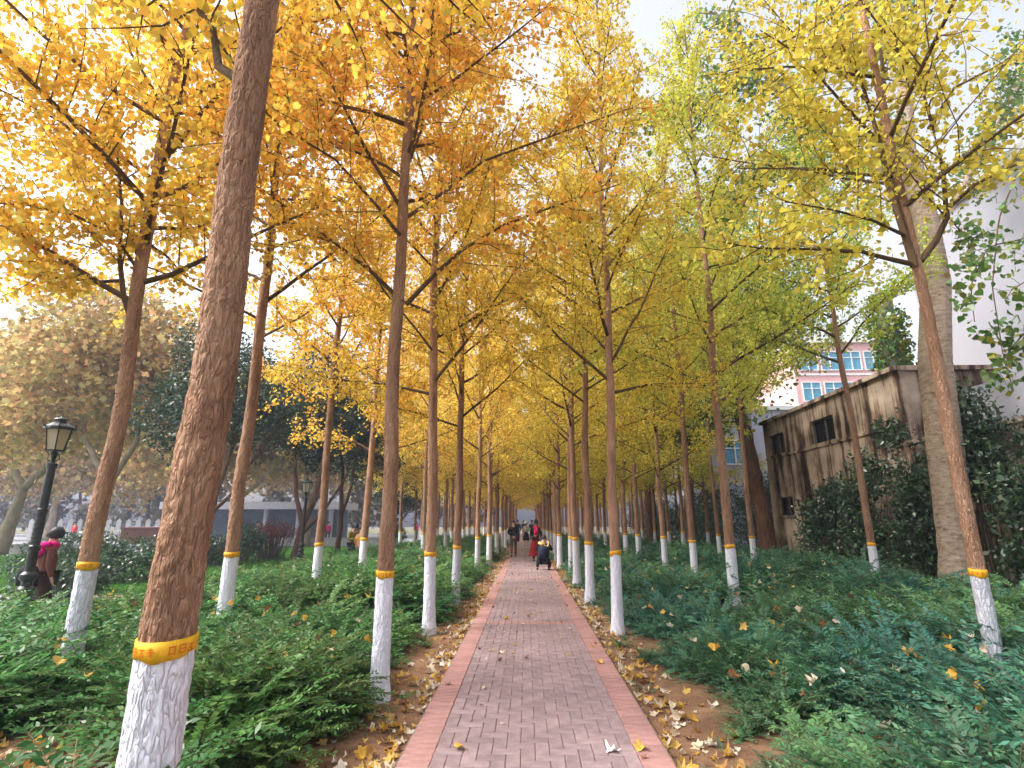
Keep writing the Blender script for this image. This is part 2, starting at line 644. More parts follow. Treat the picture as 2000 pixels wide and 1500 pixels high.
def zsoil(x, y):
    x = np.asarray(x, float)
    y = np.asarray(y, float)
    n = (vnoise(SOILG, x * 1.7 + 11, y * 1.7) - 0.5) * 0.05 + (vnoise(SOILG, x * 6 + 3, y * 6 + 7) - 0.5) * 0.018
    left = 0.16 * sstep((-x - 1.5) / 1.8) * sstep((x + 7.2) / 1.6)
    right = 0.12 * sstep((x - 1.7) / 1.8) * sstep((10.4 - x) / 1.5)
    return -0.055 + n + left + right


# ------------------------------------------------------------------ the setting
def sheet(name, pts, z, mat):
    me = bpy.data.meshes.new(name)
    me.from_pydata([(x, y, z) for x, y in pts], [], [tuple(range(len(pts)))])
    me.materials.append(MATS[mat])
    return tag(link(name, me), kind='structure')


sheet('ground', [(-150, -60), (150, -60), (150, 190), (-150, 190)], -0.10, 'ground_far')


def soil_bed(name, x0, x1, y0, y1, st):
    xs = np.arange(x0, x1 + st / 2, st)
    ys = np.arange(y0, y1 + st / 2, st)
    X, Y = np.meshgrid(xs, ys)
    Z = zsoil(X, Y)
    nx, ny = len(xs), len(ys)
    V = np.stack([X.ravel(), Y.ravel(), Z.ravel()], 1)
    i = np.arange(nx - 1)
    j = np.arange(ny - 1)
    I, J = np.meshgrid(i, j)
    a = (J * nx + I).ravel()
    F = np.stack([a, a + 1, a + nx + 1, a + nx], 1)
    me = mesh_np(name, V, [F], smooth=True)
    return tag(link(name, me, None, 'soil'), kind='structure')


soil_bed('soil_bed', -7.3, -0.86, -1.0, 84, 0.16)
soil_bed('soil_bed', 0.96, 10.66, -1.0, 84, 0.16)
sheet('lawn', [(-40, 13.2), (-7.28, 13.2), (-7.28, 64), (-40, 64)], -0.085, 'lawn')
sheet('side_path', [(-7.9, 7.0), (-7.7, 10.9), (-16, 14.6), (-38, 16.2), (-38, 10), (-14, 8.2)], -0.075, 'plaza')
sheet('plaza', [(-75, 24.5), (-22, 33.5), (-9.5, 46), (-9.5, 78), (-75, 78)], -0.07, 'plaza')

# ---- brick path: herringbone field between header-course borders
PX0 = -0.65         # left edge of the field
CELL = 0.1005
NCX = 14
PW = NCX * CELL
BW = 0.215
path = MB().box((PX0 - BW - 0.01, -1, -0.16), (PX0 + PW + BW + 0.01, 64, -0.009)).build('brick_path', 'joint_sand')
tag(path, kind='structure')


def brick_mesh(lx, ly, mat, h=0.06, c=0.005):
    x, y = lx / 2, ly / 2
    V = [(-x, -y, -h), (x, -y, -h), (x, y, -h), (-x, y, -h), (-x, -y, -c), (x, -y, -c), (x, y, -c), (-x, y, -c),
         (-x + c, -y + c, 0), (x - c, -y + c, 0), (x - c, y - c, 0), (-x + c, y - c, 0)]
    F = [(8, 9, 10, 11)]
    for k in range(4):
        q = (k + 1) % 4
        F += [(k, q, q + 4, k + 4), (k + 4, q + 4, q + 8, k + 8)]
    return V, F


GAP = 0.0045
BD = {}
for key, (a, b, m) in {'long': (2 * CELL - GAP, CELL - GAP, 'brick_field'), 'half': (CELL - GAP, CELL - GAP, 'brick_field'),
                       'border': (BW - GAP, CELL - GAP, 'brick_border'), 'cross': (CELL - GAP, 2 * CELL - GAP, 'brick_border')}.items():
    V, F = brick_mesh(a, b, m)
    BD[key] = (V, F, MB().add(V, F).build('brick', m, data_only=True))
rngb = random.Random(5)
bricks = []          # (y, kind, x, y, rot)
YB0 = 1.0
NR = int((46 - YB0) / CELL)
CROSS = {int((9.15 - YB0) / CELL), int((16.5 - YB0) / CELL)}
for j in range(NR):
    y = YB0 + (j + 0.5) * CELL
    if j in CROSS or (j - 1) in CROSS:
        if j in CROSS:
            for i in range(NCX):
                bricks.append(('cross', PX0 + (i + 0.5) * CELL, y + CELL / 2, 0))
        continue
    for i in range(NCX):
        x = PX0 + (i + 0.5) * CELL
        k = (i - j) % 4
        blocked_below = (j - 1) in CROSS or (j - 2) in CROSS
        blocked_above = (j + 1) in CROSS
        if k == 0:
            if i + 1 < NCX:
                bricks.append(('long', x + CELL / 2, y, 0))
            else:
                bricks.append(('half', x, y, 0))
        elif k == 1 and i == 0:
            bricks.append(('half', x, y, 0))
        elif k == 2:
            if j == 0 or blocked_below:
                bricks.append(('half', x, y, 0))
            else:
                bricks.append(('long', x, y - CELL / 2, math.pi / 2))
        elif k == 3 and (blocked_above or j == NR - 1):
            bricks.append(('half', x, y, 0))
for j in range(int((46 - YB0) / CELL)):
    y = YB0 + (j + 0.5) * CELL
    bricks.append(('border', PX0 - BW / 2, y, 0))
    bricks.append(('border', PX0 + PW + BW / 2, y, 0))
near_f = sorted([b for b in bricks if b[0] != 'border' and b[2] > 3.85], key=lambda b: b[2])[:300]
near_b = sorted([b for b in bricks if b[0] == 'border' and b[2] > 3.85], key=lambda b: b[2])[:200]
near = set(map(id, near_f + near_b))
rest = {'brick_field': MB(), 'brick_border': MB()}
for b in bricks:
    k, x, y, rz = b
    dz = rngb.uniform(-0.0025, 0.002) + 0.006 * math.sin(x * 3.1 + y * 0.8) * math.sin(y * 1.3) * 0.6
    tx, ty, tr = rngb.gauss(0, 0.010), rngb.gauss(0, 0.010), rngb.gauss(0, 0.010)
    if id(b) in near:
        o = bpy.data.objects.new('border_brick' if k == 'border' else 'brick', BD[k][2])
        COL.objects.link(o)
        o.parent = path
        o.location = (x, y, dz)
        o.rotation_euler = (tx, ty, rz + tr)
    else:
        M = Matrix.Translation((x, y, dz)) @ Euler((tx, ty, rz + tr)).to_matrix().to_4x4()
        rest['brick_field' if k in ('long', 'half') else 'brick_border'].add([M @ Vector(v) for v in BD[k][0]], BD[k][1])
for m, mb in rest.items():
    tag(mb.build('far_border_bricks' if m == 'brick_border' else 'far_bricks', m, path), kind='stuff')
# the far end of the path, where single bricks no longer show
sheet('far_path', [(PX0 - BW, 46), (PX0 + PW + BW, 46), (PX0 + PW + BW, 100), (PX0 - BW, 100)], -0.004, 'brick_field')

# ------------------------------------------------------------------ leaves and trees
FAN = np.array([(0, 0), (0.5, 0.58), (0.30, 0.97), (-0.30, 0.97), (-0.5, 0.58)])
OVAL = np.array([(0, 0), (0.27, 0.42), (0, 1.0), (-0.27, 0.42)])
POP = np.array([(0, 0), (0.42, 0.28), (0.30, 0.62), (0, 1.0), (-0.30, 0.62), (-0.42, 0.28)])
STAR = np.array([(0, 0), (0.45, 0.12), (0.32, 0.42), (0.5, 0.75), (0.16, 0.66), (0, 1.0), (-0.16, 0.66), (-0.5, 0.75), (-0.32, 0.42), (-0.45, 0.12)])


def leaf_mesh(name, P, size, rng, shape, down=0.5, flat=0.0, sd=0.32):
    """leaves at points P; axis partly hanging, normal random (flat>0 biases it upwards)"""
    n = len(P)
    ax = rng.normal(size=(n, 3))
    ax /= np.linalg.norm(ax, axis=1)[:, None]
    ax[:, 2] -= down
    ax /= np.linalg.norm(ax, axis=1)[:, None]
    nr = rng.normal(size=(n, 3))
    nr[:, 2] += flat
    u = np.cross(ax, nr)
    u /= np.linalg.norm(u, axis=1)[:, None] + 1e-9
    s = size * np.clip(1 + sd * rng.normal(size=n), 0.5, 1.6)
    k = len(shape)
    w = np.cross(u, ax)
    cup = (np.abs(shape[:, 0]) * 0.45)[None, :, None] * rng.uniform(-1, 1, (n, 1, 1))
    V = P[:, None, :] + (shape[None, :, 0:1] * u[:, None, :] + shape[None, :, 1:2] * ax[:, None, :] + cup * w[:, None, :]) * s[:, None, None]
    F = np.arange(n * k).reshape(n, k)
    return mesh_np(name, V.reshape(-1, 3), [F], rnd=rng.random(n))


def polyline(p0, d0, L, nseg, rng, bend=0.0, up=0.0):
    pts = [np.array(p0, float)]
    d = np.array(d0, float)
    d /= np.linalg.norm(d)
    for i in range(nseg):
        d = d + rng.normal(size=3) * bend + np.array([0, 0, up])
        d /= np.linalg.norm(d)
        pts.append(pts[-1] + d * L / nseg)
    return np.array(pts)


def resample(p, step):
    p = np.asarray(p, float)
    seg = np.linalg.norm(np.diff(p, axis=0), axis=1)
    s = np.concatenate([[0], np.cumsum(seg)])
    q = np.arange(0, s[-1], step)
    return np.stack([np.interp(q, s, p[:, k]) for k in range(3)], 1), q / max(s[-1], 1e-6)


def limb_with_twigs(mb, pts, r0, rng, leaves, ntw=7, twl=0.75, spur=0.06, per=4, spread=0.055, lstart=0.2, seg=5, twig_seg=3):
    """adds a limb with its twigs to mb and leaf points to the list"""
    pts = np.asarray(pts, float)
    n = len(pts)
    mb.tube(pts, np.linspace(r0, 0.006, n), seg, cap=False)
    lines = [(pts, lstart)]
    q, t = resample(pts, 0.02)
    Ltot = np.linalg.norm(np.diff(pts, axis=0), axis=1).sum()
    for k in range(ntw):
        f = 0.16 + 0.8 * (k + rng.random()) / ntw
        i = min(len(q) - 2, int(f * len(q)))
        d = q[i + 1] - q[i]
        d /= np.linalg.norm(d) + 1e-9
        side = rng.normal(size=3)
        side -= d * (side @ d)
        side /= np.linalg.norm(side) + 1e-9
        dd = d * 0.55 + side * 0.9 + np.array([0, 0, 0.12])
        tp = polyline(q[i], dd, twl * (0.5 + 0.9 * rng.random()) * (1.15 - 0.5 * f), 3, rng, bend=0.16, up=0.03)
        mb.tube(tp, np.linspace(max(0.005, r0 * 0.3), 0.003, 4), twig_seg, cap=False)
        lines.append((tp, 0.08))
    for ln, ls in lines:
        c, tt = resample(ln, spur)
        c = c[tt >= ls]
        if len(c) == 0:
            continue
        pk = max(1, int(round(per * rng.choice([0.4, 1.0, 1.9]))))      # some sprays are bare, some heavy with leaves
        P = np.repeat(c, pk, axis=0) + rng.normal(size=(len(c) * pk, 3)) * spread
        leaves.append(P)


def crown_limbs(rng, z0, H, n, Lmax, skip=None):
    """auto limbs of a ginkgo: ascending, whorled up a straight leader"""
    out = []
    az = rng.random() * 6.28
    for k in range(n):
        f = (k + 0.6 * rng.random()) / n
        z = z0 + (H - z0 - 0.4) * f ** 1.05
        az += 2.4 + rng.normal() * 0.3
        L = Lmax * (1 - 0.72 * f) * (0.7 + 0.55 * rng.random())
        el = R(28 + 26 * f + rng.normal() * 9)
        d = np.array([math.cos(az) * math.cos(el), math.sin(az) * math.cos(el), math.sin(el)])
        out.append((polyline((0, 0, z), d, L, 7, rng, bend=0.07, up=0.012), 0.030 * (1 - 0.6 * f) * (0.75 + 0.5 * rng.random())))
    return out


def trunk_r(z, r0, H):
    z = np.asarray(z, float)
    return r0 * (1 - 0.90 * np.clip(z / H, 0, 1) ** 1.1) * (1 + 0.30 * np.exp(-np.clip(z, 0, None) / 0.13)) + 0.004


def bark_tube(r0, H, z0, z1, sides, rings, rng_seed, amp, axis=None, extra=0.0, knots=None):
    rng = np.random.default_rng(rng_seed)
    g1, g2, g3 = rng.random((16, 256)), rng.random((28, 512)), rng.random((9, 128))
    zc = 5.6
    if z1 > zc + 2 and rings > 100:
        z = np.concatenate([np.linspace(z0, zc, int(rings * 0.8), endpoint=False), np.linspace(zc, z1, rings - int(rings * 0.8))])
    else:
        z = np.linspace(z0, z1, rings)
    g4 = rng.random((44, 512))
    th = np.arange(sides) * 2 * math.pi / sides
    Z, T = np.meshgrid(z, th, indexing='ij')
    u1, u2, u3 = T / (2 * math.pi) * 16, T / (2 * math.pi) * 28, T / (2 * math.pi) * 9
    u4 = T / (2 * math.pi) * 44
    warp = vnoise(g3, u3, Z * 5) * 1.0
    a = 1 - np.abs(2 * vnoise(g1, u1 + warp, Z * 6) - 1)
    b = 1 - np.abs(2 * vnoise(g2, u2 + warp * 1.5, Z * 13) - 1)
    e = vnoise(g4, u4 + warp * 2, Z * 34)
    c = vnoise(g3, u3, Z * 2.0)
    disp = amp * (-0.9 * a ** 3 - 0.75 * b ** 2.5 + 0.45 * (e - 0.5) + 0.35 * (c - 0.5) + 0.5)
    for (kt, kz, ks) in (knots or []):      # old branch scars: a raised ring round a hollow
        dt = (T - kt + math.pi) % (2 * math.pi) - math.pi
        d2 = (dt * r0) ** 2 + ((Z - kz) * 0.8) ** 2
        disp = disp + ks * 0.32 * np.exp(-d2 / ks ** 2) - ks * 0.55 * np.exp(-d2 / (0.42 * ks) ** 2)
    rr = trunk_r(Z, r0, H) + disp * np.clip(trunk_r(Z, r0, H) / r0, 0.3, 1) + extra
    ax = np.zeros((rings, 2)) if axis is None else axis(z)
    V = np.stack([ax[:, 0:1] + rr * np.cos(T), ax[:, 1:2] + rr * np.sin(T), Z], 2).reshape(-1, 3)
    i = np.arange(rings - 1)
    k = np.arange(sides)
    I, K = np.meshgrid(i, k, indexing='ij')
    p = (I * sides + K).ravel()
    q = (I * sides + (K + 1) % sides).ravel()
    F = np.stack([p, q, q + sides, p + sides], 1)
    return V, F


TAPE0, TAPE1 = 1.045, 1.112


def tape_mesh(r0, H, rng, sides=24, ragged=0.0, off=0.006):
    """wound plastic tape: a thin band with an uneven lower edge, slightly tilted"""
    th = np.arange(sides) * 2 * math.pi / sides
    tilt = rng.normal() * 0.008
    pa = rng.random() * 6.28
    lo = TAPE0 + tilt * np.cos(th + pa) + ragged * (rng.random(sides) - 0.5) + 0.5 * ragged * np.sin(th * 3 + pa)
    hi = TAPE1 + tilt * np.cos(th + pa)
    mid = (lo + hi) / 2
    V = []
    for zz, e in ((lo, off - 0.0004), (mid, off), (hi, off), (hi, 0.0), (lo, 0.0)):
        rr = trunk_r(zz, r0, H) + e
        V.append(np.stack([rr * np.cos(th), rr * np.sin(th), zz], 1))
    V = np.concatenate(V)
    k = np.arange(sides)
    F = []
    for i in range(5):
        a, b = i * sides, ((i + 1) % 5) * sides
        F.append(np.stack([a + k, a + (k + 1) % sides, b + (k + 1) % sides, b + k], 1))
    return mesh_np('tape', V, [np.concatenate(F)], smooth=False), tilt, pa


GLYPHS = [  # strokes of the blurred red characters on the tape, as (u0, v0, u1, v1) in a unit square
    [(0.05, 0.80, 0.95, 0.95), (0.10, 0.0, 0.28, 0.8), (0.72, 0.0, 0.90, 0.8), (0.28, 0.05, 0.72, 0.2)],
    [(0.0, 0.42, 1.0, 0.58), (0.42, 0.0, 0.58, 1.0), (0.12, 0.72, 0.88, 0.84), (0.12, 0.12, 0.88, 0.24)],
    [(0.05, 0.0, 0.2, 1.0), (0.8, 0.0, 0.95, 1.0), (0.2, 0.84, 0.8, 1.0), (0.2, 0.42, 0.8, 0.56), (0.2, 0.0, 0.8, 0.14)],
    [(0.0, 0.7, 1.0, 0.84), (0.2, 0.3, 0.8, 0.42), (0.45, 0.0, 0.6, 0.7), (0.0, 0.0, 0.3, 0.14), (0.7, 0.0, 1.0, 0.14)],
]


def tape_print(r0, H, tilt, pa, rng, off=0.0098):
    mb = MB()
    hh = 0.032
    r = float(trunk_r(1.08, r0, H)) + off
    da = hh * 1.15 / r
    n = int(2 * math.pi / da)
    for g in range(n):
        if g % 5 == 4:
            continue
        a0 = g * da
        gl = GLYPHS[rng.integers(4)]
        for (u0, v0, u1, v1) in gl:
            V = []
            for v in (v0, v1):
                for u in np.linspace(u0, u1, 3):
                    a = a0 + u * da * 0.8
                    zz = 1.063 + v * hh + tilt * math.cos(a + pa)
                    V.append((r * math.cos(a), r * math.sin(a), zz))
            mb.add(V, [(0, 1, 4, 3), (1, 2, 5, 4)])
    return mb


class GinkgoProto:
    """trunk, limewash, tape, limbs and foliage of one tree; copies share the mesh data"""

    def __init__(s, seed, r0=0.088, H=13.0, z0=3.6, n=34, Lmax=3.0, hero=(), near=False, per=4, sides=14, rings=40, amp=0.004, zmax=None, twigs=12, leafsize=0.053, auto=True):
        rng = np.random.default_rng(seed)
        s.r0, s.H = r0, H
        kr = np.random.default_rng(seed + 7)
        kn = [(-1.3, 2.02, 0.045), (-2.0, 3.3, 0.03)] if seed == 101 else [(kr.uniform(0, 6.28), kr.uniform(1.4, 4.5), kr.uniform(0.018, 0.034)) for _ in range(7)] if near else None
        bp = kr.uniform(0, 6.28, 4)

        def bend(z):      # slight crooks in the leader
            q = 0.022 * sstep((np.asarray(z) - 1.1) / 1.5)
            return np.stack([q * (np.sin(z * 1.1 + bp[0]) + 0.5 * np.sin(z * 2.3 + bp[1])), q * (np.sin(z * 1.0 + bp[2]) + 0.5 * np.sin(z * 2.1 + bp[3]))], 1)
        V, F = bark_tube(r0, H, 1.055, H, sides, rings, seed, amp, axis=bend, knots=kn)
        s.trunk = mesh_np('trunk', V, [F], smooth=True)
        V, F = bark_tube(r0, H, -0.25, 1.07, sides, max(6, rings // 4), seed + 1, amp * 0.8, extra=0.003)
        s.wash = mesh_np('limewash', V, [F], smooth=True)
        s.tape, tilt, pa = tape_mesh(r0, H, rng, 28 if near else 14, 0.016 if near else 0.006, amp * 0.9 + 0.002)
        s.prn = tape_print(r0, H, tilt, pa, rng, amp * 0.9 + 0.0036).build('print', 'tape_print', data_only=True) if near else None
        leaves = []
        s.limbs = []
        allmb = MB()
        specs = [(np.asarray(p, float), r) for p, r in hero]
        if auto:
            specs += crown_limbs(rng, z0, H, n, Lmax)
        for i, (pts, rr) in enumerate(specs):
            mb = MB() if near else allmb
            Lh = np.linalg.norm(np.diff(pts, axis=0), axis=1).sum()
            limb_with_twigs(mb, pts, rr, rng, leaves, ntw=max(3, int(twigs * Lh / 2.2)), per=per, spur=0.048, twl=0.9, spread=0.07)
            if near:
                s.limbs.append(mb.build('limb', 'limb_bark', data_only=True, smooth=True))
        if not near:
            s.limbs.append(allmb.build('branchwork', 'limb_bark', data_only=True, smooth=True))
        # short shoots on the upper leader
        lead = np.array([(0, 0, z) for z in np.arange(z0 + 2.0, H, 0.07)])
        if auto:
            leaves.append(np.repeat(lead, 4, axis=0) + rng.normal(size=(len(lead) * 4, 3)) * 0.13)
        P = np.concatenate(leaves)
        s.fol = leaf_mesh('foliage', P, leafsize, rng, FAN, down=0.7)
        s.near = near
        for me, m in ((s.trunk, 'bark'), (s.wash, 'limewash'), (s.tape, 'tape_yellow'), (s.fol, 'ginkgo_leaf')):
            me.materials.append(MATS[m])

    def place(s, label, x, y, z, rotz, tilt, color, scale=1.0, group='ginkgo trees in rows along the path'):
        t = thing('ginkgo_tree', label, 'tree', (x, y, z), rotz, group)
        t.rotation_euler = (Euler((tilt[1], tilt[0], 0)).to_matrix() @ Matrix.Rotation(rotz, 3, 'Z')).to_euler()
        t.scale = (scale, scale, 1.0)
        link('trunk', s.trunk, t)
        link('limewash', s.wash, t)
        tp = link('tape', s.tape, t)
        if s.prn:
            tag(link('print', s.prn, tp), kind='stuff')
        for lm in s.limbs:
            link(lm.name.split('.')[0], lm, t)
        f = link('foliage', s.fol, t)
        f.color = (*color, 1)
        return t


ORD = ['first', 'second', 'third', 'fourth', 'fifth', 'sixth', 'seventh', 'eighth', 'ninth', 'tenth', 'eleventh', 'twelfth', 'thirteenth', 'fourteenth',
       'fifteenth', 'sixteenth', 'seventeenth', 'eighteenth', 'nineteenth', 'twentieth', 'twenty-first', 'twenty-second', 'twenty-third', 'twenty-fourth',
       'twenty-fifth', 'twenty-sixth', 'twenty-seventh', 'twenty-eighth', 'twenty-ninth', 'thirtieth']


def hero_pts(px, Y, base, yy=None):
    """limb polyline from photo pixels; the limb leaves the trunk plane by the depth offsets yy"""
    out = []
    for i, (a, b) in enumerate(px):
        dy = 0 if yy is None else yy[i]
        p = aty(a, b, Y + dy)
        out.append((p[0] - base[0], p[1] - base[1], p[2] - base[2]))
    return np.array(out)


GOLD = (0.86, 0.56, 0.085)
AMBER = (0.88, 0.50, 0.09)
YEL = (0.84, 0.68, 0.15)
OLIVE = (0.68, 0.57, 0.09)
LIME = (0.46, 0.58, 0.10)


def tilt_from(p0, p1):
    d = np.array(p1) - np.array(p0)
    return (math.atan2(d[0], d[2]), -math.atan2(d[1], d[2]))


# -- hero trees, standing where their tape bands show
# 1: big leaning trunk, front left
b0 = (-1.435, 2.28, 0.0)
limbs = [(hero_pts([(480, 170), (440, 150), (436, 80), (380, 0), (330, -90)], 2.28, b0, [0, 0.1, 0.15, 0.4, 0.7]), 0.03)]
g1 = GinkgoProto(101, r0=0.100, H=13.5, z0=4.3, n=30, Lmax=2.6, hero=limbs, per=3, leafsize=0.049, near=True, sides=104, rings=640, amp=0.0085)
g1.place('large leaning ginkgo with printed yellow tape at the front left of the path', *b0, 0.3, (0.005, 0), GOLD)
# 2: centre-left tree with two strong forks
b1 = (-1.39, 5.55, -0.02)
limbs = [(hero_pts([(797, 595), (850, 540), (905, 490), (990, 440), (1100, 400), (1215, 362)], 5.55, b1, [0, -0.05, -0.1, -0.2, -0.2, -0.3]), 0.030),
         (hero_pts([(790, 590), (735, 535), (680, 490), (600, 430), (520, 370), (440, 330)], 5.55, b1, [0, 0.05, 0.1, 0.2, 0.3, 0.3]), 0.028),
         (hero_pts([(797, 425), (848, 393), (950, 315), (1100, 261), (1230, 215)], 5.55, b1, [0, 0.1, 0.1, 0.3, 0.4]), 0.027),
         (hero_pts([(790, 410), (722, 294), (644, 144), (578, 0), (540, -90)], 5.55, b1, [0, -0.1, -0.2, -0.2, -0.3]), 0.025),
         (hero_pts([(795, 470), (740, 400), (660, 310), (560, 250), (470, 170)], 5.55, b1, [0, -0.3, -0.6, -0.9, -1.1]), 0.022),
         (hero_pts([(800, 330), (830, 250), (845, 120), (850, 0)], 5.55, b1, [0, 0.2, 0.5, 0.8]), 0.02),
         (hero_pts([(797, 110), (860, 60), (950, 0), (1040, -60)], 5.55, b1, [0, 0.2, 0.3, 0.5]), 0.024),
         (hero_pts([(793, 110), (740, 40), (690, -40)], 5.55, b1, [0, 0.2, 0.3]), 0.02)]
g2 = GinkgoProto(102, r0=0.080, H=13.5, z0=5.2, n=28, Lmax=2.3, hero=limbs, per=4, leafsize=0.049, near=True, sides=56, rings=460, amp=0.007)
g2.place('ginkgo with two thick forks, second from the front on the left path edge', *b1, 1.1 * 0, (-0.006, 0), AMBER)
# 3: left second row front, low fork and level branch
b2 = (-4.04, 5.1, 0.08)
limbs = [(hero_pts([(258, 615), (245, 575), (238, 500), (243, 400), (235, 300), (215, 200)], 5.1, b2, [0, -0.05, -0.1, -0.1, -0.2, -0.3]), 0.034),
         (hero_pts([(240, 548), (200, 550), (150, 545), (95, 540), (20, 520)], 5.1, b2, [0, 0, -0.1, -0.2, -0.2]), 0.022),
         (hero_pts([(275, 530), (230, 460), (150, 420), (60, 400), (-60, 390)], 5.1, b2, [0, -0.2, -0.4, -0.5, -0.6]), 0.02),
         (hero_pts([(300, 400), (220, 330), (130, 240), (0, 170), (-120, 130)], 5.1, b2, [0, -0.1, -0.3, -0.5, -0.6]), 0.02),
         (hero_pts([(285, 470), (330, 500), (370, 545)], 5.1, b2, [0, 0.3, 0.5]), 0.02),
         (hero_pts([(330, 225), (400, 215), (470, 190), (560, 150)], 5.1, b2, [0, 0.3, 0.6, 0.8]), 0.024),
         (hero_pts([(325, 210), (280, 130), (215, 30), (190, -60)], 5.1, b2, [0, -0.1, -0.2, -0.3]), 0.022)]
g3 = GinkgoProto(103, r0=0.080, H=12.5, z0=3.6, n=36, Lmax=3.0, hero=limbs, per=5, leafsize=0.049, near=True, sides=48, rings=460, amp=0.006)
g3.place('ginkgo with a low forked branch, beside the black lamp post at the far left', *b2, 0.0, (-0.006, 0), GOLD)
# 4: right front tree forking in two leaders
b3 = (3.98, 5.1, 0.04)
limbs = [(hero_pts([(1784, 520), (1758, 440), (1735, 370), (1712, 270), (1685, 180), (1640, 80), (1600, -40)], 5.1, b3, [0, 0, 0, 0.1, 0.1, 0.2, 0.3]), 0.042),
         (hero_pts([(1795, 510), (1825, 470), (1846, 425), (1838, 330), (1815, 240), (1790, 150), (1770, 60)], 5.1, b3, [0, 0, -0.1, -0.1, -0.1, -0.2, -0.2]), 0.038),
         (hero_pts([(1775, 515), (1730, 505), (1680, 492), (1600, 488), (1480, 486), (1380, 470)], 5.1, b3, [0, -0.1, -0.2, -0.2, -0.1, 0]), 0.028),
         (hero_pts([(1765, 460), (1700, 430), (1620, 410), (1530, 395)], 5.1, b3, [0, -0.3, -0.5, -0.7]), 0.02),
         (hero_pts([(1845, 410), (1900, 360), (1960, 330), (2050, 290)], 5.1, b3, [0, -0.2, -0.4, -0.6]), 0.022),
         (hero_pts([(1735, 360), (1650, 350), (1560, 330), (1440, 330)], 5.1, b3, [0, 0.3, 0.6, 0.9]), 0.02),
         (hero_pts([(1715, 280), (1640, 200), (1560, 110), (1480, 60)], 5.1, b3, [0, -0.2, -0.4, -0.5]), 0.02),
         (hero_pts([(1810, 250), (1860, 170), (1940, 130), (2040, 110)], 5.1, b3, [0, 0.2, 0.3, 0.4]), 0.02),
         (hero_pts([(1690, 200), (1640, 140), (1540, 60), (1460, -30)], 5.1, b3, [0, 0.4, 0.8, 1.1]), 0.018),
         (hero_pts([(1790, 150), (1720, 60), (1660, -20)], 5.1, b3, [0, -0.2, -0.5]), 0.018)]
g4 = GinkgoProto(104, r0=0.060, H=12.5, z0=4.6, n=16, Lmax=2.6, per=3, leafsize=0.050, hero=limbs, near=True, sides=40, rings=420, amp=0.005)
g4.place('ginkgo forking in two leaders at the right, in front of the thick pale poplar', *b3, 0.0, (0.004, 0), OLIVE)

# -- shared prototypes for the rest
PN = [GinkgoProto(201 + k, r0=0.086, H=12.6 + 0.6 * k, z0=3.5 + 0.3 * k, n=30, Lmax=3.2, per=3, near=True, sides=36, rings=300, amp=0.0065) for k in range(3)]
PH = GinkgoProto(251, r0=0.086, H=12.5, z0=5.0, n=30, Lmax=2.6, near=True, sides=28, rings=200, amp=0.0045)
PF = [GinkgoProto(301 + k, r0=0.088, H=12.5 + 0.5 * k, z0=2.7 + 0.25 * k, n=30, Lmax=2.9, per=3, near=False, sides=10, rings=40, amp=0.004) for k in range(4)]

rt = random.Random(11)


def lerp(a, b, t):
    return tuple(x + (y - x) * t for x, y in zip(a, b))


def colour_at(x, y):
    """foliage turns from gold on the left to olive green on the right and further down the path"""
    t = (x + 5) / 12 + rt.uniform(-0.12, 0.12)
    t = min(1, max(0, t))
    c = lerp(AMBER, GOLD, t * 3.3) if t < 0.3 else lerp(GOLD, OLIVE, (t - 0.3) / 0.35) if t < 0.65 else lerp(OLIVE, LIME, (t - 0.65) / 0.35)
    return lerp(c, YEL, min(0.8, max(0, (y - 12) / 25)))


ROWS = {
    'left_path': ('row on the left edge of the path', 2, [(843, 1080, 8.6), (892, 1068, 11.5)], -1.44, 17.4, 2.95),
    'right_path': ('row on the right edge of the path', 0, [(1200, 1080, 8.55), (1149, 1061, 11.9), (1125, 1053, 14.9)], 1.33, 18.0, 2.95),
    'left_second': ('second row to the left of the path', 1, [(452, 1092, 7.5), (622, 1075, 10.7), (710, 1062, 13.6)], -4.05, 21.6, 3.0),
    'right_second': ('second row to the right of the path', 1, [(1425, 1070, 10.7), (1352, 1057, 13.7), (1296, 1051, 16.5)], 4.0, 19.6, 3.0),
    'right_third': ('third row to the right of the path', 0, [(1702, 1063, 12.0), (1468, 1050, 17.6), (1403, 1045, 20.6)], 7.1, 25.0, 3.1),
    'right_fourth': ('fourth row to the right of the path', 0, [], 9.0, 27.5, 2.9),
    'left_third': ('third row to the left of the path', 0, [], -6.6, 26.0, 3.0),
}
YEND = 80
trunk_spots = [(b0, 0.118), (b1, 0.09), (b2, 0.098), (b3, 0.082)]
for key, (rowname, idx, px, X, y1, st) in ROWS.items():
    spots = []
    for (a, b, Y) in px:
        p = aty(a, b, Y)
        spots.append((p[0], Y, p[2] - 1.08))
    y = y1
    while y < YEND:
        spots.append((X + rt.gauss(0, 0.07), y + rt.gauss(0, 0.12), 0.0))
        y += st
    for (x, y, z) in spots:
        pr = PH if key == 'right_third' and y < 22 else PN[rt.randrange(3)] if y < (12 if key == 'left_second' else 15.5) else PF[rt.randrange(4)]
        sc = rt.uniform(0.9, 1.12)
        ground = float(zsoil(x, y))
        z = min(max(z, ground - 0.05), ground + 0.16)
        pr.place('whitewashed ginkgo, %s from the front in the %s' % (ORD[idx], rowname), x, y, z, rt.uniform(0, 6.28),
                 (rt.gauss(0, 0.008), rt.gauss(0, 0.008)), colour_at(x, y), sc)
        trunk_spots.append(((x, y, 0), 0.09))
        idx += 1


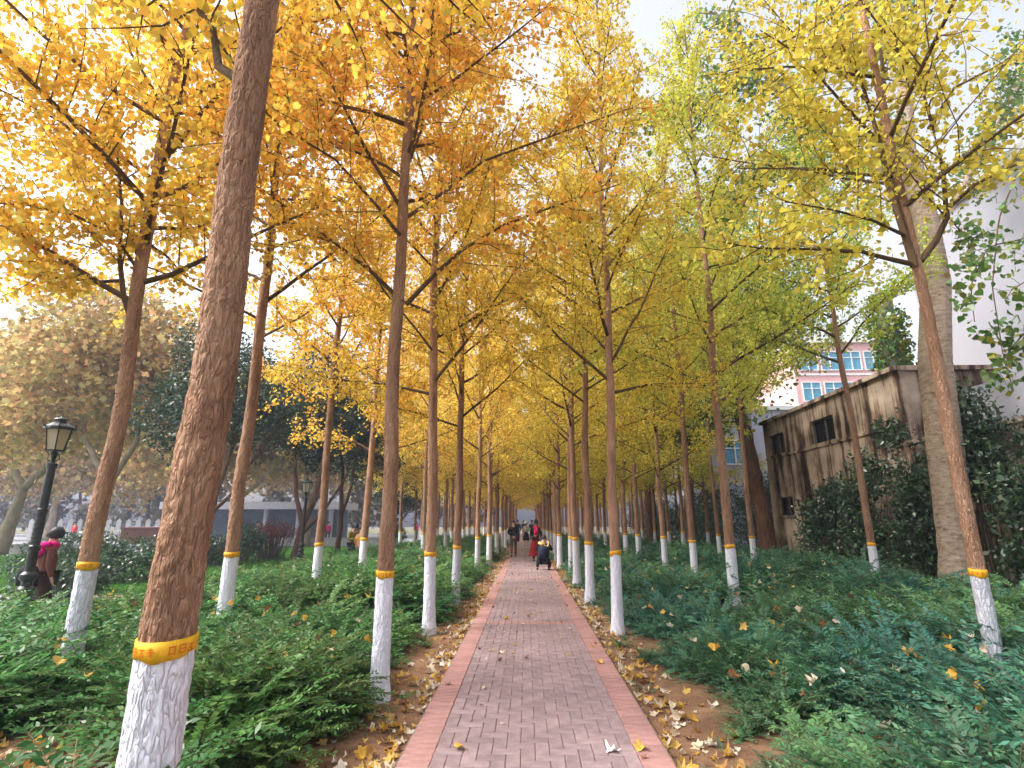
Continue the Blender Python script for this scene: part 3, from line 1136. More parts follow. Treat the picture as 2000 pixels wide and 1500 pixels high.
# ------------------------------------------------------------------ other trees
def cloud_points(rng, blobs, ncl, per, sd):
    """leaf points in clumps spread over the outer volume of ellipsoid blobs (cx,cy,cz,rx,ry,rz)"""
    blobs = np.array(blobs, float)
    w = blobs[:, 3] * blobs[:, 4] * blobs[:, 5]
    idx = rng.choice(len(blobs), ncl, p=w / w.sum())
    d = rng.normal(size=(ncl, 3))
    d /= np.linalg.norm(d, axis=1)[:, None]
    rad = rng.random(ncl) ** 0.45
    C = blobs[idx, :3] + d * rad[:, None] * blobs[idx, 3:]
    P = np.repeat(C, per, axis=0)
    return P + rng.normal(size=P.shape) * sd, C


def broad_tree(name, label, cat, loc, stems, blobs, seed, leafmat, barkmat, ncl, per, sd, size, shape, group=None, down=0.4, flat=0.3, r0=0.12, trunkname='trunk', reach=14):
    rng = np.random.default_rng(seed)
    t = thing(name, label, cat, loc, 0, group)
    tips = []
    for i, (pts, r) in enumerate(stems):
        pts = np.asarray(pts, float)
        q, _ = resample(pts, 0.35)
        q = np.concatenate([q, pts[-1:]])
        q[1:-1] += rng.normal(size=q[1:-1].shape) * 0.02
        mb = MB().tube(q, np.linspace(r, r * 0.45, len(q)), 12, cap=True)
        mb.build(trunkname if i == 0 else 'limb', barkmat, t, smooth=True)
        tips.append(q)
    P, C = cloud_points(rng, blobs, ncl, per, sd)
    br = MB()
    allq = np.concatenate(tips)
    allq = allq[allq[:, 2] > allq[:, 2].max() * 0.4]
    for c in C[rng.choice(len(C), min(len(C), reach * len(blobs)), replace=False)]:
        k = np.argmin(np.linalg.norm(allq - c, axis=1) + np.maximum(0, allq[:, 2] - c[2]) * 2)
        a = allq[k]
        m = (a + c) / 2 + np.array([0, 0, 0.12]) * np.linalg.norm(c - a) + rng.normal(size=3) * 0.08
        br.tube([a, m, c], [r0 * 0.28, r0 * 0.16, 0.006], 4, cap=False)
    if br.v:
        br.build('branchwork', barkmat, t, smooth=True)
    me = leaf_mesh('foliage', P, size, rng, shape, down=down, flat=flat)
    me.materials.append(MATS[leafmat])
    link('foliage', me, t)
    return t


# dark evergreens on the lawn to the left
GE = 'dark evergreen trees on the lawn'
broad_tree('evergreen_tree', 'dark evergreen with spreading low stems, partly behind the big leaning trunk', 'tree', (-10.8, 18.3, -0.1),
           [([(0, 0, 0), (0.1, 0, 1.4), (0.25, 0, 2.6), (0.6, 0, 4.2)], 0.13), ([(0.15, 0, 1.6), (-0.2, 0.2, 2.8), (-0.6, 0.3, 4.5)], 0.08), ([(0.2, 0, 2.0), (0.8, -0.1, 2.5), (1.3, 0, 3.6)], 0.07)],
           [(0.2, 0, 6.3, 2.0, 1.9, 2.0), (-1.6, 0.4, 5.2, 1.7, 1.5, 1.5), (1.9, 0, 5.6, 1.5, 1.5, 1.5), (-0.4, 0, 7.8, 1.4, 1.4, 1.2)], 41, 'evergreen_leaf', 'bark_dark', 900, 16, 0.17, 0.13, OVAL, GE)
broad_tree('evergreen_tree', 'dark evergreen with three splayed bare stems beside the distant lamp post', 'tree', (-9.9, 23.6, -0.1),
           [([(0, 0, 0), (0.25, 0, 1.5), (0.7, 0, 2.6), (1.0, 0, 4.8)], 0.16), ([(0.3, 0, 1.4), (-0.1, 0, 2.6), (-0.5, 0.2, 4.8)], 0.11), ([(0.3, 0.05, 1.2), (1.2, 0, 2.2), (2.0, 0, 3.6)], 0.09)],
           [(0.2, 0, 7.0, 2.2, 2.0, 2.1), (-1.9, 0.5, 6.0, 1.7, 1.6, 1.5), (1.9, 0.2, 6.0, 1.8, 1.6, 1.7), (0.6, 0, 8.8, 1.6, 1.6, 1.4)], 42, 'evergreen_leaf', 'bark_dark', 1000, 16, 0.18, 0.14, OVAL, GE)
broad_tree('evergreen_tree', 'dark evergreen on a slim forked trunk behind the man in the olive jacket', 'tree', (-8.6, 25.3, -0.1),
           [([(0, 0, 0), (0.05, 0, 1.8), (0.0, 0, 3.0), (-0.15, 0, 5.2)], 0.13), ([(0.05, 0, 2.0), (0.4, 0, 3.2), (0.6, 0, 5.0)], 0.08)],
           [(0.1, 0, 6.6, 2.1, 1.9, 2.0), (1.4, 0.2, 5.2, 1.6, 1.5, 1.4), (-1.2, 0, 5.0, 1.4, 1.4, 1.3)], 43, 'evergreen_leaf', 'bark_dark', 850, 16, 0.18, 0.14, OVAL, GE)
broad_tree('evergreen_tree', 'slim dark evergreen between the second and third left ginkgo rows', 'tree', (-8.1, 31.5, -0.1),
           [([(0, 0, 0), (0.05, 0, 1.8), (-0.2, 0, 3.4), (-0.35, 0, 5.5)], 0.14), ([(0.05, 0, 2.2), (0.5, 0, 3.4), (0.7, 0, 5.2)], 0.08)],
           [(0.1, 0, 6.4, 2.2, 2.0, 2.0), (1.2, 0, 4.8, 1.6, 1.5, 1.4), (-1.4, 0, 5.0, 1.6, 1.5, 1.5)], 44, 'evergreen_leaf', 'bark_dark', 800, 15, 0.2, 0.15, OVAL, GE)
broad_tree('evergreen_tree', 'small round-headed evergreen standing on the paved square by the clipped ball', 'tree', (-10.2, 44.5, -0.1),
           [([(0, 0, 0), (0.0, 0, 1.8), (0.1, 0, 3.4)], 0.12), ([(0, 0, 1.6), (0.7, 0, 2.6), (1.0, 0, 3.4)], 0.07)],
           [(0, 0, 4.2, 2.4, 2.2, 1.8), (1.0, 0, 3.6, 1.6, 1.5, 1.2)], 45, 'evergreen_leaf', 'bark_dark', 600, 14, 0.22, 0.17, OVAL, GE)

# autumn plane trees further back
GP = 'tan plane trees around the square'
broad_tree('plane_tree', 'hazy plane tree with a thick leaning pale trunk at the left edge', 'tree', (-27.5, 28.5, -0.1),
           [([(0, 0, 0), (0.35, 0, 2), (0.6, 0, 3.6)], 0.42), ([(0.6, 0, 3.4), (-0.6, 0, 5.0), (-1.8, 0, 6.8)], 0.2), ([(0.6, 0, 3.4), (1.8, 0, 4.9), (2.6, 0, 7)], 0.2)],
           [(0, 0, 9, 4.5, 4, 3.4), (-3, 0, 7.0, 3.0, 3, 2.4), (3.4, 0, 7.4, 3, 3, 2.4)], 51, 'plane_leaf', 'plane_bark', 1100, 14, 0.35, 0.24, STAR, GP)
broad_tree('plane_tree', 'tan plane tree behind the lamp post with sparse rusty leaves', 'tree', (-17.2, 21.5, -0.1),
           [([(0, 0, 0), (0.2, 0, 2), (0.3, 0, 3.2)], 0.26), ([(0.3, 0, 3.2), (-1.0, 0, 5.0), (-1.8, 0, 7)], 0.13), ([(0.3, 0, 3.0), (1.2, 0, 4.8), (1.5, 0, 7)], 0.13)],
           [(-1, 0, 8.6, 3.6, 3, 3.4), (2.2, 0, 7.6, 2.6, 2.2, 2.8), (-3.4, -0.5, 5.6, 2.2, 2, 1.8)], 52, 'plane_leaf', 'plane_bark', 1000, 14, 0.3, 0.2, STAR, GP)
broad_tree('plane_tree', 'plane tree with a pale forked trunk left of the long pavilion', 'tree', (-19.4, 36.5, -0.1),
           [([(0, 0, 0), (0, 0, 2), (0, 0, 3.4)], 0.36), ([(0, 0, 3.2), (-1.4, 0, 4.6), (-2.2, 0, 7.5)], 0.2), ([(0, 0, 3.2), (1.2, 0, 4.2), (2.6, 0, 5.6)], 0.18)],
           [(0, 0, 9, 4.4, 4, 3.6), (-3, 0, 7.0, 2.8, 3, 2.4), (3.2, 0, 7.0, 3, 3, 2.4)], 53, 'plane_leaf', 'plane_bark', 1100, 14, 0.36, 0.25, STAR, GP)
broad_tree('plane_tree', 'plane tree with pale trunk in front of the long white pavilion', 'tree', (-15.4, 38.5, -0.1),
           [([(0, 0, 0), (0, 0, 2.2), (0.1, 0, 3.3)], 0.34), ([(0.1, 0, 3.2), (-1.2, 0, 4.6), (-2.0, 0, 7)], 0.2), ([(0.1, 0, 3.2), (1.0, 0, 4.6), (2.0, 0, 7)], 0.18)],
           [(0, 0, 8.6, 4.2, 4, 3.2), (-2.6, 0, 6.8, 2.6, 2.6, 2.2), (2.8, 0, 6.6, 2.6, 2.6, 2.0)], 54, 'plane_leaf', 'plane_bark', 1000, 14, 0.36, 0.25, STAR, GP)
broad_tree('plane_tree', 'distant orange plane tree above the red granite block', 'tree', (-25.5, 40, -0.1),
           [([(0, 0, 0), (0.1, 0, 2.2), (0.1, 0, 3.6)], 0.34), ([(0.1, 0, 3.4), (1.3, 0, 5), (2.4, 0, 7)], 0.2), ([(0.1, 0, 3.4), (-1.0, 0, 5), (-2.0, 0, 7)], 0.18)],
           [(0, 0, 9.5, 5, 4, 3.8), (-3, 0, 7.0, 3, 3, 2.2), (3.4, 0, 6.8, 3, 3, 2.2)], 55, 'plane_leaf', 'plane_bark', 1100, 14, 0.4, 0.27, STAR, GP)
broad_tree('plane_tree', 'faint plane tree far behind the pavilion roof', 'tree', (-24, 58, -0.1),
           [([(0, 0, 0), (0.1, 0, 2.2), (0.1, 0, 4)], 0.4), ([(0.1, 0, 3.4), (1.3, 0, 5), (2.4, 0, 7)], 0.2)],
           [(0, 0, 9.5, 6, 4, 4.5), (-5, 0, 8.0, 4, 3, 3.2), (6, 0, 8.5, 4.5, 3, 3.6)], 56, 'plane_leaf', 'plane_bark', 900, 14, 0.5, 0.34, STAR, GP)
broad_tree('plane_tree', 'faint plane tree beyond the hazy square at the far left', 'tree', (-44, 50, -0.1),
           [([(0, 0, 0), (0.1, 0, 2.2), (0.1, 0, 4)], 0.4), ([(0.1, 0, 3.4), (1.3, 0, 5), (2.4, 0, 7)], 0.2)],
           [(0, 0, 8.5, 6, 4, 4.5), (-6, 0, 7.0, 5, 3, 3.6), (7, 0, 7.5, 5.5, 3, 4.2)], 57, 'plane_leaf', 'plane_bark', 900, 14, 0.5, 0.34, STAR, GP)

# the wood that closes the view behind the square, one hazy mass
rw = np.random.default_rng(58)
fw = MB()
blobs = []
for k in range(26):
    x_, y_ = -96 + k * 3.5 + rw.normal(), rw.uniform(62, 78)
    h_ = rw.uniform(9, 14)
    fw.tube([(x_, y_, -0.1), (x_ + rw.normal() * 0.3, y_, 3), (x_ + rw.normal() * 0.6, y_, h_ * 0.7)], [0.3, 0.24, 0.1], 8)
    blobs += [(x_, y_, h_ * 0.68, 3.2, 2.6, h_ * 0.33), (x_ + rw.normal() * 1.5, y_, 3.0, 2.6, 2.2, 1.9)]
P, C = cloud_points(rw, blobs, 3000, 9, 0.5)
P = P[P[:, 2] > 0.3]
me = leaf_mesh('far_wood', P, 0.5, rw, STAR, down=0.4)
nf = len(me.polygons)
me.materials.append(MATS['far_wood_leaf'])
bmw = bmesh.new()
bmw.from_mesh(me)
tr = fw.build('far_wood_trunks', 'bark_dark', data_only=True)
bmw.from_mesh(tr)
bmw.faces.ensure_lookup_table()
for f in bmw.faces[nf:]:
    f.material_index = 1
bmw.to_mesh(me)
bmw.free()
me.materials.append(MATS['bark_dark'])
tag(link('far_wood', me), 'hazy far-off wood closing the view behind the square', 'wood', kind='stuff')

# poplars to the right
PB = (9.22, 12.3, -0.05)


def pop_pts(px, Y=12.3, yy=None):
    return hero_pts(px, Y, PB, yy)


pop = thing('poplar_tree', 'thick pale-barked poplar with a forked crown before the stained wall', 'tree', PB, 0)
rp_ = np.random.default_rng(61)
main = pop_pts([(1884, 1165), (1862, 1000), (1842, 850), (1826, 710), (1828, 560), (1806, 420), (1775, 300)])
mq, mt = resample(main, 0.05)
V, F = tube_np(mq, np.interp(mt, [0, 0.03, 0.1, 0.5, 0.65, 0.85, 1], [0.50, 0.42, 0.36, 0.325, 0.30, 0.26, 0.21]) + 0, 72)
# furrows low down, smooth with level creases higher up
gA, gB, gC = rp_.random((18, 64)), rp_.random((40, 200)), rp_.random((10, 400))
ctr = np.repeat(mq, 72, axis=0)[:len(V)]
th_ = np.tile(np.arange(72) / 72, len(mq))
zz_ = ctr[:, 2]
lowf = 1 - sstep((zz_ - 1.5) / 2.5)
fur = 1 - np.abs(2 * vnoise(gA, th_ * 18 + vnoise(gC, th_ * 10, zz_ * 2), zz_ * 2.5) - 1)
crs = vnoise(gC, th_ * 10, zz_ * 11)
dsp = -0.030 * lowf * fur ** 2 + 0.010 * (vnoise(gB, th_ * 40, zz_ * 9) - 0.5) - 0.014 * (1 - lowf) * np.clip((crs - 0.72) / 0.2, 0, 1) + 0.02 * (vnoise(gA, th_ * 18, zz_ * 0.8) - 0.5)
dv = V - ctr
V = ctr + dv * (1 + dsp / np.maximum(0.05, np.linalg.norm(dv, axis=1)))[:, None]
MB().add(V, F).build('trunk', 'poplar_bark', pop, smooth=True)
plv = []
for px, r, nt_, yy in [([(1772, 310), (1768, 200), (1764, 60), (1758, -120), (1740, -330)], 0.20, 26, None),
                       ([(1795, 400), (1745, 352), (1700, 325), (1640, 270), (1585, 215), (1530, 170), (1450, 90), (1380, 0)], 0.17, 34, None),
                       ([(1560, 195), (1500, 160), (1440, 165), (1370, 190), (1310, 218), (1250, 210)], 0.07, 22, [0, -0.2, -0.3, -0.3, -0.4, -0.4]),
                       ([(1820, 470), (1900, 330), (1980, 180), (2080, 60)], 0.09, 18, [0, 0.3, 0.6, 1.0]),
                       ([(1770, 230), (1690, 110), (1600, 0), (1520, -120)], 0.08, 18, [0, 0.8, 1.6, 2.4]),
                       ([(1640, 270), (1560, 300), (1480, 340), (1400, 400)], 0.06, 22, [0, 0.8, 1.4, 2.0])]:
    pts = pop_pts(px, yy=yy)
    mb = MB()
    q, _ = resample(pts, 0.3)
    limb_with_twigs(mb, q, r, rp_, plv, ntw=nt_, twl=1.5, spur=0.09, per=5, spread=0.16, lstart=0.3, seg=14 if r > 0.1 else 8)
    mb.build('limb', 'poplar_bark', pop, smooth=True)
# drooping leafy shoots on the right
for px, yy in [([(2060, 300), (1985, 340), (1950, 430), (1938, 560), (1960, 700), (1985, 780)], -3.0), ([(2080, 420), (1990, 470), (1930, 480), (1895, 560), (1905, 640)], -3.3),
               ([(2100, 520), (2030, 540), (1980, 560), (1955, 600)], -3.6), ([(1850, 420), (1890, 470), (1900, 520)], -1.0), ([(2060, 620), (2000, 650), (1960, 700), (1930, 760)], -3.2)]:
    pts = pop_pts(px, 12.3 + yy)
    mb = MB()
    limb_with_twigs(mb, resample(pts, 0.25)[0], 0.018, rp_, plv, ntw=7, twl=0.6, spur=0.10, per=3, spread=0.10, lstart=0.15)
    mb.build('shoot', 'limb_bark', pop, smooth=True)
me = leaf_mesh('foliage', np.concatenate(plv), 0.115, rp_, POP, down=0.8)
me.materials.append(MATS['poplar_leaf'])
link('foliage', me, pop)

GPOP = 'poplars behind the ginkgo rows on the right'
for lab, (a, b, Y), r, seed, dx in [('broad dark-trunked poplar standing against the corner of the stained building', (1506, 1096, 23.4), 0.36, 62, -0.9),
                                    ('greenish poplar trunk right behind a ginkgo of the second right row', (1350, 1060, 26.0), 0.26, 63, 0.3),
                                    ('grey poplar trunk deep behind the third right row', (1274, 1040, 33.0), 0.34, 64, 0.0)]:
    p = aty(a, b, Y)
    broad_tree('poplar_tree', lab, 'tree', (p[0], Y, -0.08),
               [([(0, 0, 0), (dx * 0.15, 0, 2), (dx * 0.5, 0, 5), (dx, 0, 9), (dx * 1.2, 0, 14)], r), ([(dx * 0.8, 0, 7), (dx - 1.4, -0.5, 10), (dx - 2.4, -0.8, 13)], r * 0.45), ([(dx, 0, 8), (dx + 1.4, 0.5, 11), (dx + 2.2, 0, 14)], r * 0.45)],
               [(dx, 0, 13, 3.6, 3.2, 4.2), (dx - 2.6, -0.4, 10.5, 2.6, 2.4, 3.0), (dx + 2.6, 0.4, 11, 2.6, 2.4, 3.0), (dx, 0, 8.0, 2.4, 2.2, 1.8), (dx - 1.0, -0.6, 6.2, 1.7, 1.5, 1.3)], seed, 'poplar_leaf', 'bark_dark', 1500, 15, 0.3, 0.15, POP, GPOP, down=0.7, r0=0.14)

# ------------------------------------------------------------------ shrubs
GS = 'shrubs'


def shrub(name, label, x, y, blobs, seed, mat='shrub_leaf', ncl=260, per=14, sd=0.07, size=0.075, stems=7, shape=OVAL, z=-0.08, stemmat='stem', group=None):
    rng = np.random.default_rng(seed)
    t = thing(name, label, 'shrub', (x, y, z), 0, group)
    mb = MB()
    P, C = cloud_points(rng, blobs, ncl, per, sd)
    P[:, 2] = np.maximum(P[:, 2], 0.06)
    for c in C[rng.choice(len(C), min(len(C), stems * 3), replace=False)]:
        a = np.array([rng.normal() * 0.12 + c[0] * 0.45, rng.normal() * 0.12 + c[1] * 0.45, 0])
        mb.tube([a, (a + c) / 2 + rng.normal(size=3) * 0.06, c], [0.022, 0.014, 0.004], 5, cap=False)
    mb.build('stems', stemmat, t, smooth=True)
    me = leaf_mesh('foliage', P, size, rng, shape, down=0.2, flat=0.5)
    me.materials.append(MATS[mat])
    link('foliage', me, t)
    return t


shrub('laurel_shrub', 'rounded dark green shrub on the lawn between the lamp post and the leaning trunk', -11.2, 14.6, [(-0.6, 0, 0.75, 1.3, 0.9, 0.72), (0.9, 0.1, 0.65, 1.2, 0.9, 0.62), (-1.7, 0, 0.6, 0.8, 0.8, 0.55)], 71, ncl=620, size=0.085)
shrub('laurel_shrub', 'low dark shrub left of the third-nearest slim whitewashed trunk', -11.5, 20.3, [(0, 0, 0.7, 1.1, 0.8, 0.5), (-0.7, 0, 0.55, 0.7, 0.6, 0.45)], 72, ncl=340, size=0.085)
shrub('laurel_shrub', 'small blue-green shrub right behind a slim whitewashed trunk on the lawn', -11.4, 22.5, [(0, 0, 0.9, 0.75, 0.6, 0.65)], 73, ncl=240, size=0.085)
shrub('bare_shrub', 'reddish twiggy shrub fanning out on the lawn', -11.0, 23.9, [(0, 0, 1.25, 1.15, 0.9, 0.42)], 74, mat='red_twig_leaf', ncl=330, per=9, sd=0.08, size=0.06, stems=34, z=-0.09)
shrub('laurel_shrub', 'leafy shrub behind the black lamp post at the left edge', -9.6, 11.9, [(0, 0, 0.5, 0.8, 0.5, 0.5), (-0.9, 0.1, 0.4, 0.6, 0.5, 0.38)], 76, ncl=300, size=0.08)
shrub('clipped_ball', 'clipped dark green ball bush at the edge of the paved square', -9.35, 38.8, [(0, 0, 0.75, 0.98, 0.98, 0.85)], 75, ncl=700, per=12, sd=0.05, size=0.075)
# against the wall on the right
for i, (lab, x, y, bl, n) in enumerate([
    ('tall glossy shrub below the lower window of the stained building', 9.8, 18.7, [(0, 0, 0.9, 0.6, 0.9, 0.9), (0.1, -0.5, 2.0, 0.6, 0.8, 0.9), (0, 0.5, 1.7, 0.5, 0.7, 0.7)], 330),
    ('broad dark shrub between the far third-row ginkgo and the stained wall', 9.9, 16.4, [(0, 0, 1.0, 0.6, 1.1, 1.0), (0, 0.4, 2.3, 0.55, 0.8, 0.8), (0, -0.7, 3.0, 0.5, 0.6, 0.7)], 420),
    ('dense shrub just left of the thick pale poplar', 9.9, 14.3, [(0, 0, 1.1, 0.6, 0.9, 1.0), (0, -0.2, 2.4, 0.5, 0.7, 0.9), (0, 0.3, 3.9, 0.4, 0.5, 0.5)], 400),
    ('dark shrub filling the right edge behind the thick pale poplar', 9.9, 10.9, [(0, 0, 1.0, 0.6, 0.9, 0.9), (0, 0.3, 2.1, 0.5, 0.8, 0.7), (0, -1.4, 1.5, 0.6, 0.8, 1.2)], 430),
    ('tall shrub with upright leafy shoots at the right edge, topping the low wall', 10.0, 12.3, [(0, 0, 3.0, 0.5, 0.7, 0.8), (0.1, 0, 4.0, 0.4, 0.5, 0.7)], 200),
    ('dark thicket beyond the broad poplar trunk, where the building ends', 11.0, 27.0, [(0, 0, 1.5, 1.6, 1.4, 1.5), (-1.6, 2.2, 1.4, 1.3, 1.4, 1.4), (1.2, 0.8, 2.8, 1.6, 1.4, 1.4)], 760),
    ('dark thicket behind the forked greenish trunk, deep on the right', 10.2, 32.5, [(0, 0, 1.6, 2.0, 1.6, 1.7), (-1.6, 2.0, 1.5, 1.4, 1.4, 1.5), (0.8, 0, 3.2, 1.6, 1.4, 1.4)], 760),
    ('dark thicket closing the far right side of the rows', 10.0, 40, [(0, 0, 1.6, 1.6, 3.0, 1.8), (0.6, 5, 1.8, 1.6, 3.0, 1.9), (0.6, 11, 2.0, 1.6, 3.4, 2.2)], 900)]):
    shrub('evergreen_shrub', lab, x, y, bl, 80 + i, ncl=n, per=15, sd=0.11, size=0.115, stems=8, group='evergreen shrubs along the wall')

# ------------------------------------------------------------------ buildings on the right
WX = 10.7


def wall_with_holes(mb, x0, x1, ys, zs, holes):
    """a wall slab x0..x1 made of blocks that leave the holes (y0,y1,z0,z1) open"""
    ycut = sorted(set([ys[0], ys[1]] + [v for h in holes for v in h[:2]]))
    for a, b in zip(ycut[:-1], ycut[1:]):
        hs_ = sorted([h for h in holes if h[0] <= a + 1e-6 and h[1] >= b - 1e-6], key=lambda h: h[2])
        z = zs[0]
        for h in hs_:
            if h[2] > z:
                mb.box((x0, a, z), (x1, b, h[2]))
            z = h[3]
        if z < zs[1]:
            mb.box((x0, a, z), (x1, b, zs[1]))


ann = thing('stained_building', 'old two-storey concrete building streaked with dark water stains', 'building', (WX, 20, -0.1))
wins = [(22.35, 23.75, 4.43, 5.3), (18.65, 20.2, 4.43, 5.3), (22.25, 23.5, 1.9, 2.66), (18.5, 19.9, 1.9, 2.66)]
mb = MB()
wall_with_holes(mb, 0.0, 0.25, (15.2 - 20, 24.2 - 20), (0, 5.9), [(a - 20, b - 20, c, d) for a, b, c, d in wins])
mb.build('wall', 'stained_concrete', ann)
MB().box((0.25, 23.95 - 20, 0), (6.0, 24.18 - 20, 5.88)).build('end_wall', 'stained_concrete', ann)
MB().box((0.251, 15.25 - 20, 0), (6.0, 15.45 - 20, 5.88)).build('end_wall', 'stained_concrete', ann)
MB().box((-0.12, 15.1 - 20, 5.90), (6.1, 24.35 - 20, 6.03)).build('roof', 'stained_concrete', ann)
MB().box((-0.05, 15.21 - 20, 4.30), (0.0, 24.19 - 20, 4.38)).build('ledge', 'stained_concrete', ann)
for (a, b, c, d) in wins:
    w = MB().box((0.16, a - 20, c), (0.18, b - 20, d)).build('window', 'dark_glass', ann)
    f = MB()
    for (p, q) in (((0.10, a - 20, c), (0.16, a + 0.05 - 20, d)), ((0.10, b - 0.05 - 20, c), (0.16, b - 20, d)), ((0.102, a + 0.05 - 20, c), (0.158, b - 0.05 - 20, c + 0.05)), ((0.102, a + 0.05 - 20, d - 0.05), (0.158, b - 0.05 - 20, d))):
        f.box(p, q)
    f.build('frame', 'window_frame', w)
    m_ = a + (b - a) * 0.45
    MB().box((0.105, m_ - 20, c + 0.05), (0.155, m_ + 0.045 - 20, d - 0.05)).build('mullion', 'window_frame', w)
    MB().box((-0.06, a - 0.08 - 20, c - 0.049), (0.1, b + 0.08 - 20, c)).build('sill', 'stained_concrete', w)

low = thing('garden_wall', 'low brown vine-grown wall at the right edge with a pale painted upper wall behind', 'wall', (WX, 8, -0.1))
MB().box((0, -9, 0), (0.24, 7.19, 3.75)).build('wall', 'stained_concrete', low)
MB().box((-0.05, -9, 3.752), (0.30, 7.18, 3.86)).build('coping', 'stained_concrete', low)
MB().box((0.55, -9, 3.0), (0.8, 7.19, 4.95)).build('painted_wall', 'pale_wall', low)
# vines over the low wall
rv = np.random.default_rng(90)
ny = 1500
yv = rv.uniform(1.5, 14.6, ny)
zv = 3.8 - np.abs(rv.normal(size=ny)) * 0.9
P = np.stack([np.full(ny, WX - 0.10) - rv.random(ny) * 0.16, yv, np.clip(zv, 0.1, 4.1)], 1)
P = np.repeat(P, 5, axis=0) + rv.normal(size=(ny * 5, 3)) * np.array([0.05, 0.12, 0.12])
P[:, 0] = np.minimum(P[:, 0], WX - 0.03)
me = leaf_mesh('vine', P, 0.085, rv, OVAL, down=0.8)
me.materials.append(MATS['shrub_leaf'])
vt = thing('vine_curtain', 'dark vine leaves hanging over the top of the low wall at the right edge', 'vine', (0, 0, 0))
link('leaves', me, vt)
vm = MB()
for k in range(46):
    y = rv.uniform(2, 14.5)
    vm.tube(polyline((WX - 0.03, y, rv.uniform(3.0, 3.9)), (0, rv.normal() * 0.3, -1), rv.uniform(0.8, 2.6), 6, rv, bend=0.10) * np.array([0, 1, 1]) + np.array([WX - 0.03, 0, 0]), 0.008, 4)
vm.build('stems', 'stem', vt)

tall = thing('grey_building', 'tall blank pale grey building rising behind the low wall at the right', 'building', (13.4, 5, -0.1))
MB().box((0, -16, 0), (12, 12.4, 11.2)).build('wall', 'grey_wall', tall)
MB().box((-0.15, -16.1, 11.202), (12.1, 12.55, 11.5)).build('parapet', 'white_trim', tall)
for yy in (-1.5, 3.0, 7.6):
    MB().box((-0.012, yy, 0.2), (-0.002, yy + 0.04, 11.1)).build('joint', 'plaza', tall)

fp = aty(1722, 575, 18.5)
flue = thing('flue_pipe', 'round flue pipe with a flat metal cap, wrapped in green creeper', 'pipe', (fp[0], 18.5, -0.1))
fh = fp[2]
MB().lathe([(0.30, 0), (0.29, fh - 0.45), (0.29, fh - 0.1)], 20).build('pipe', 'flue_metal', flue, smooth=True)
MB().lathe([(0.30, fh - 0.12), (0.46, fh - 0.02), (0.46, fh + 0.04), (0.20, fh + 0.2), (0.04, fh + 0.24)], 20).build('cap', 'flue_metal', flue, smooth=True)
rf = np.random.default_rng(91)
n_ = 1500
a_ = rf.uniform(0, 6.28, n_)
rr_ = 0.33 + rf.random(n_) * 0.22
P = np.stack([rr_ * np.cos(a_), rr_ * np.sin(a_), rf.uniform(4.0, fh - 0.6, n_)], 1)
P = np.repeat(P, 3, axis=0) + rf.normal(size=(n_ * 3, 3)) * 0.1
me = leaf_mesh('creeper', P, 0.12, rf, POP, down=0.8)
me.materials.append(MATS['poplar_leaf'])
link('creeper', me, flue)


def facade(root, Y, rects, mat_pane, depth=0.10, proud=True):
    for (x0, x1, z0, z1, nx) in rects:
        w = MB().box((x0, Y - 0.02, z0), (x1, Y + 0.04, z1)).build('window', mat_pane, root)
        f = MB()
        t_ = 0.09
        f.box((x0 - t_, Y - depth, z0 - t_), (x1 + t_, Y - 0.021, z0)).box((x0 - t_, Y - depth, z1), (x1 + t_, Y - 0.021, z1 + t_))
        f.box((x0 - t_, Y - depth + 0.003, z0), (x0, Y - 0.021, z1)).box((x1, Y - depth + 0.003, z0), (x1 + t_, Y - 0.021, z1))
        f.build('frame', 'white_trim', w)
        g = MB()
        for k in range(1, nx):
            xm = x0 + (x1 - x0) * k / nx
            g.box((xm - 0.035, Y - depth + 0.01, z0), (xm + 0.035, Y - 0.021, z1))
        zm = z0 + (z1 - z0) * 0.68
        g.box((x0, Y - depth + 0.015, zm - 0.03), (x1, Y - 0.0212, zm + 0.03))
        g.build('mullion', 'white_trim', w)


YA = 46.0
pl, prr = aty(1560, 790, YA)[0], aty(1790, 790, YA)[0]
apt = thing('pink_apartment_block', 'pink and white apartment block with blue windows beyond the stained roof', 'building', ((pl + prr) / 2, YA, -0.1))
hw = (prr - pl) / 2
ztop = aty(1640, 668, YA)[2]
MB().box((-hw, 0, 0), (hw, 8, ztop)).build('wall', 'pink_wall', apt)
MB().box((-hw - 0.2, -0.25, ztop + 0.002), (hw + 0.2, 8.2, ztop + 0.45)).build('cornice', 'white_trim', apt)
rects = []
fl = (aty(1640, 765, YA)[2], aty(1640, 705, YA)[2])
for zc in (fl[0] - 2 * (fl[1] - fl[0]), fl[0] - (fl[1] - fl[0]), fl[0], fl[1]):
    for k in range(5):
        xc = -hw + 1.3 + k * (2 * hw - 2.4) / 4
        rects.append((xc - 0.75, xc + 0.75, zc - 0.8 + 0.1, zc + 0.8 + 0.1, 2))
facade(apt, 0.0, rects, 'blue_pane')
for zc in fl:
    MB().box((-hw - 0.02, -0.07, zc - 1.22), (hw + 0.02, -0.002, zc - 1.05)).build('band', 'white_trim', apt)
for k in (1, 3):
    xc = -hw + 1.3 + (k + 0.5) * (2 * hw - 2.4) / 4
    MB().box((xc - 0.12, -0.12, 0.1), (xc + 0.12, -0.074, ztop - 0.1)).build('pilaster', 'white_trim', apt)

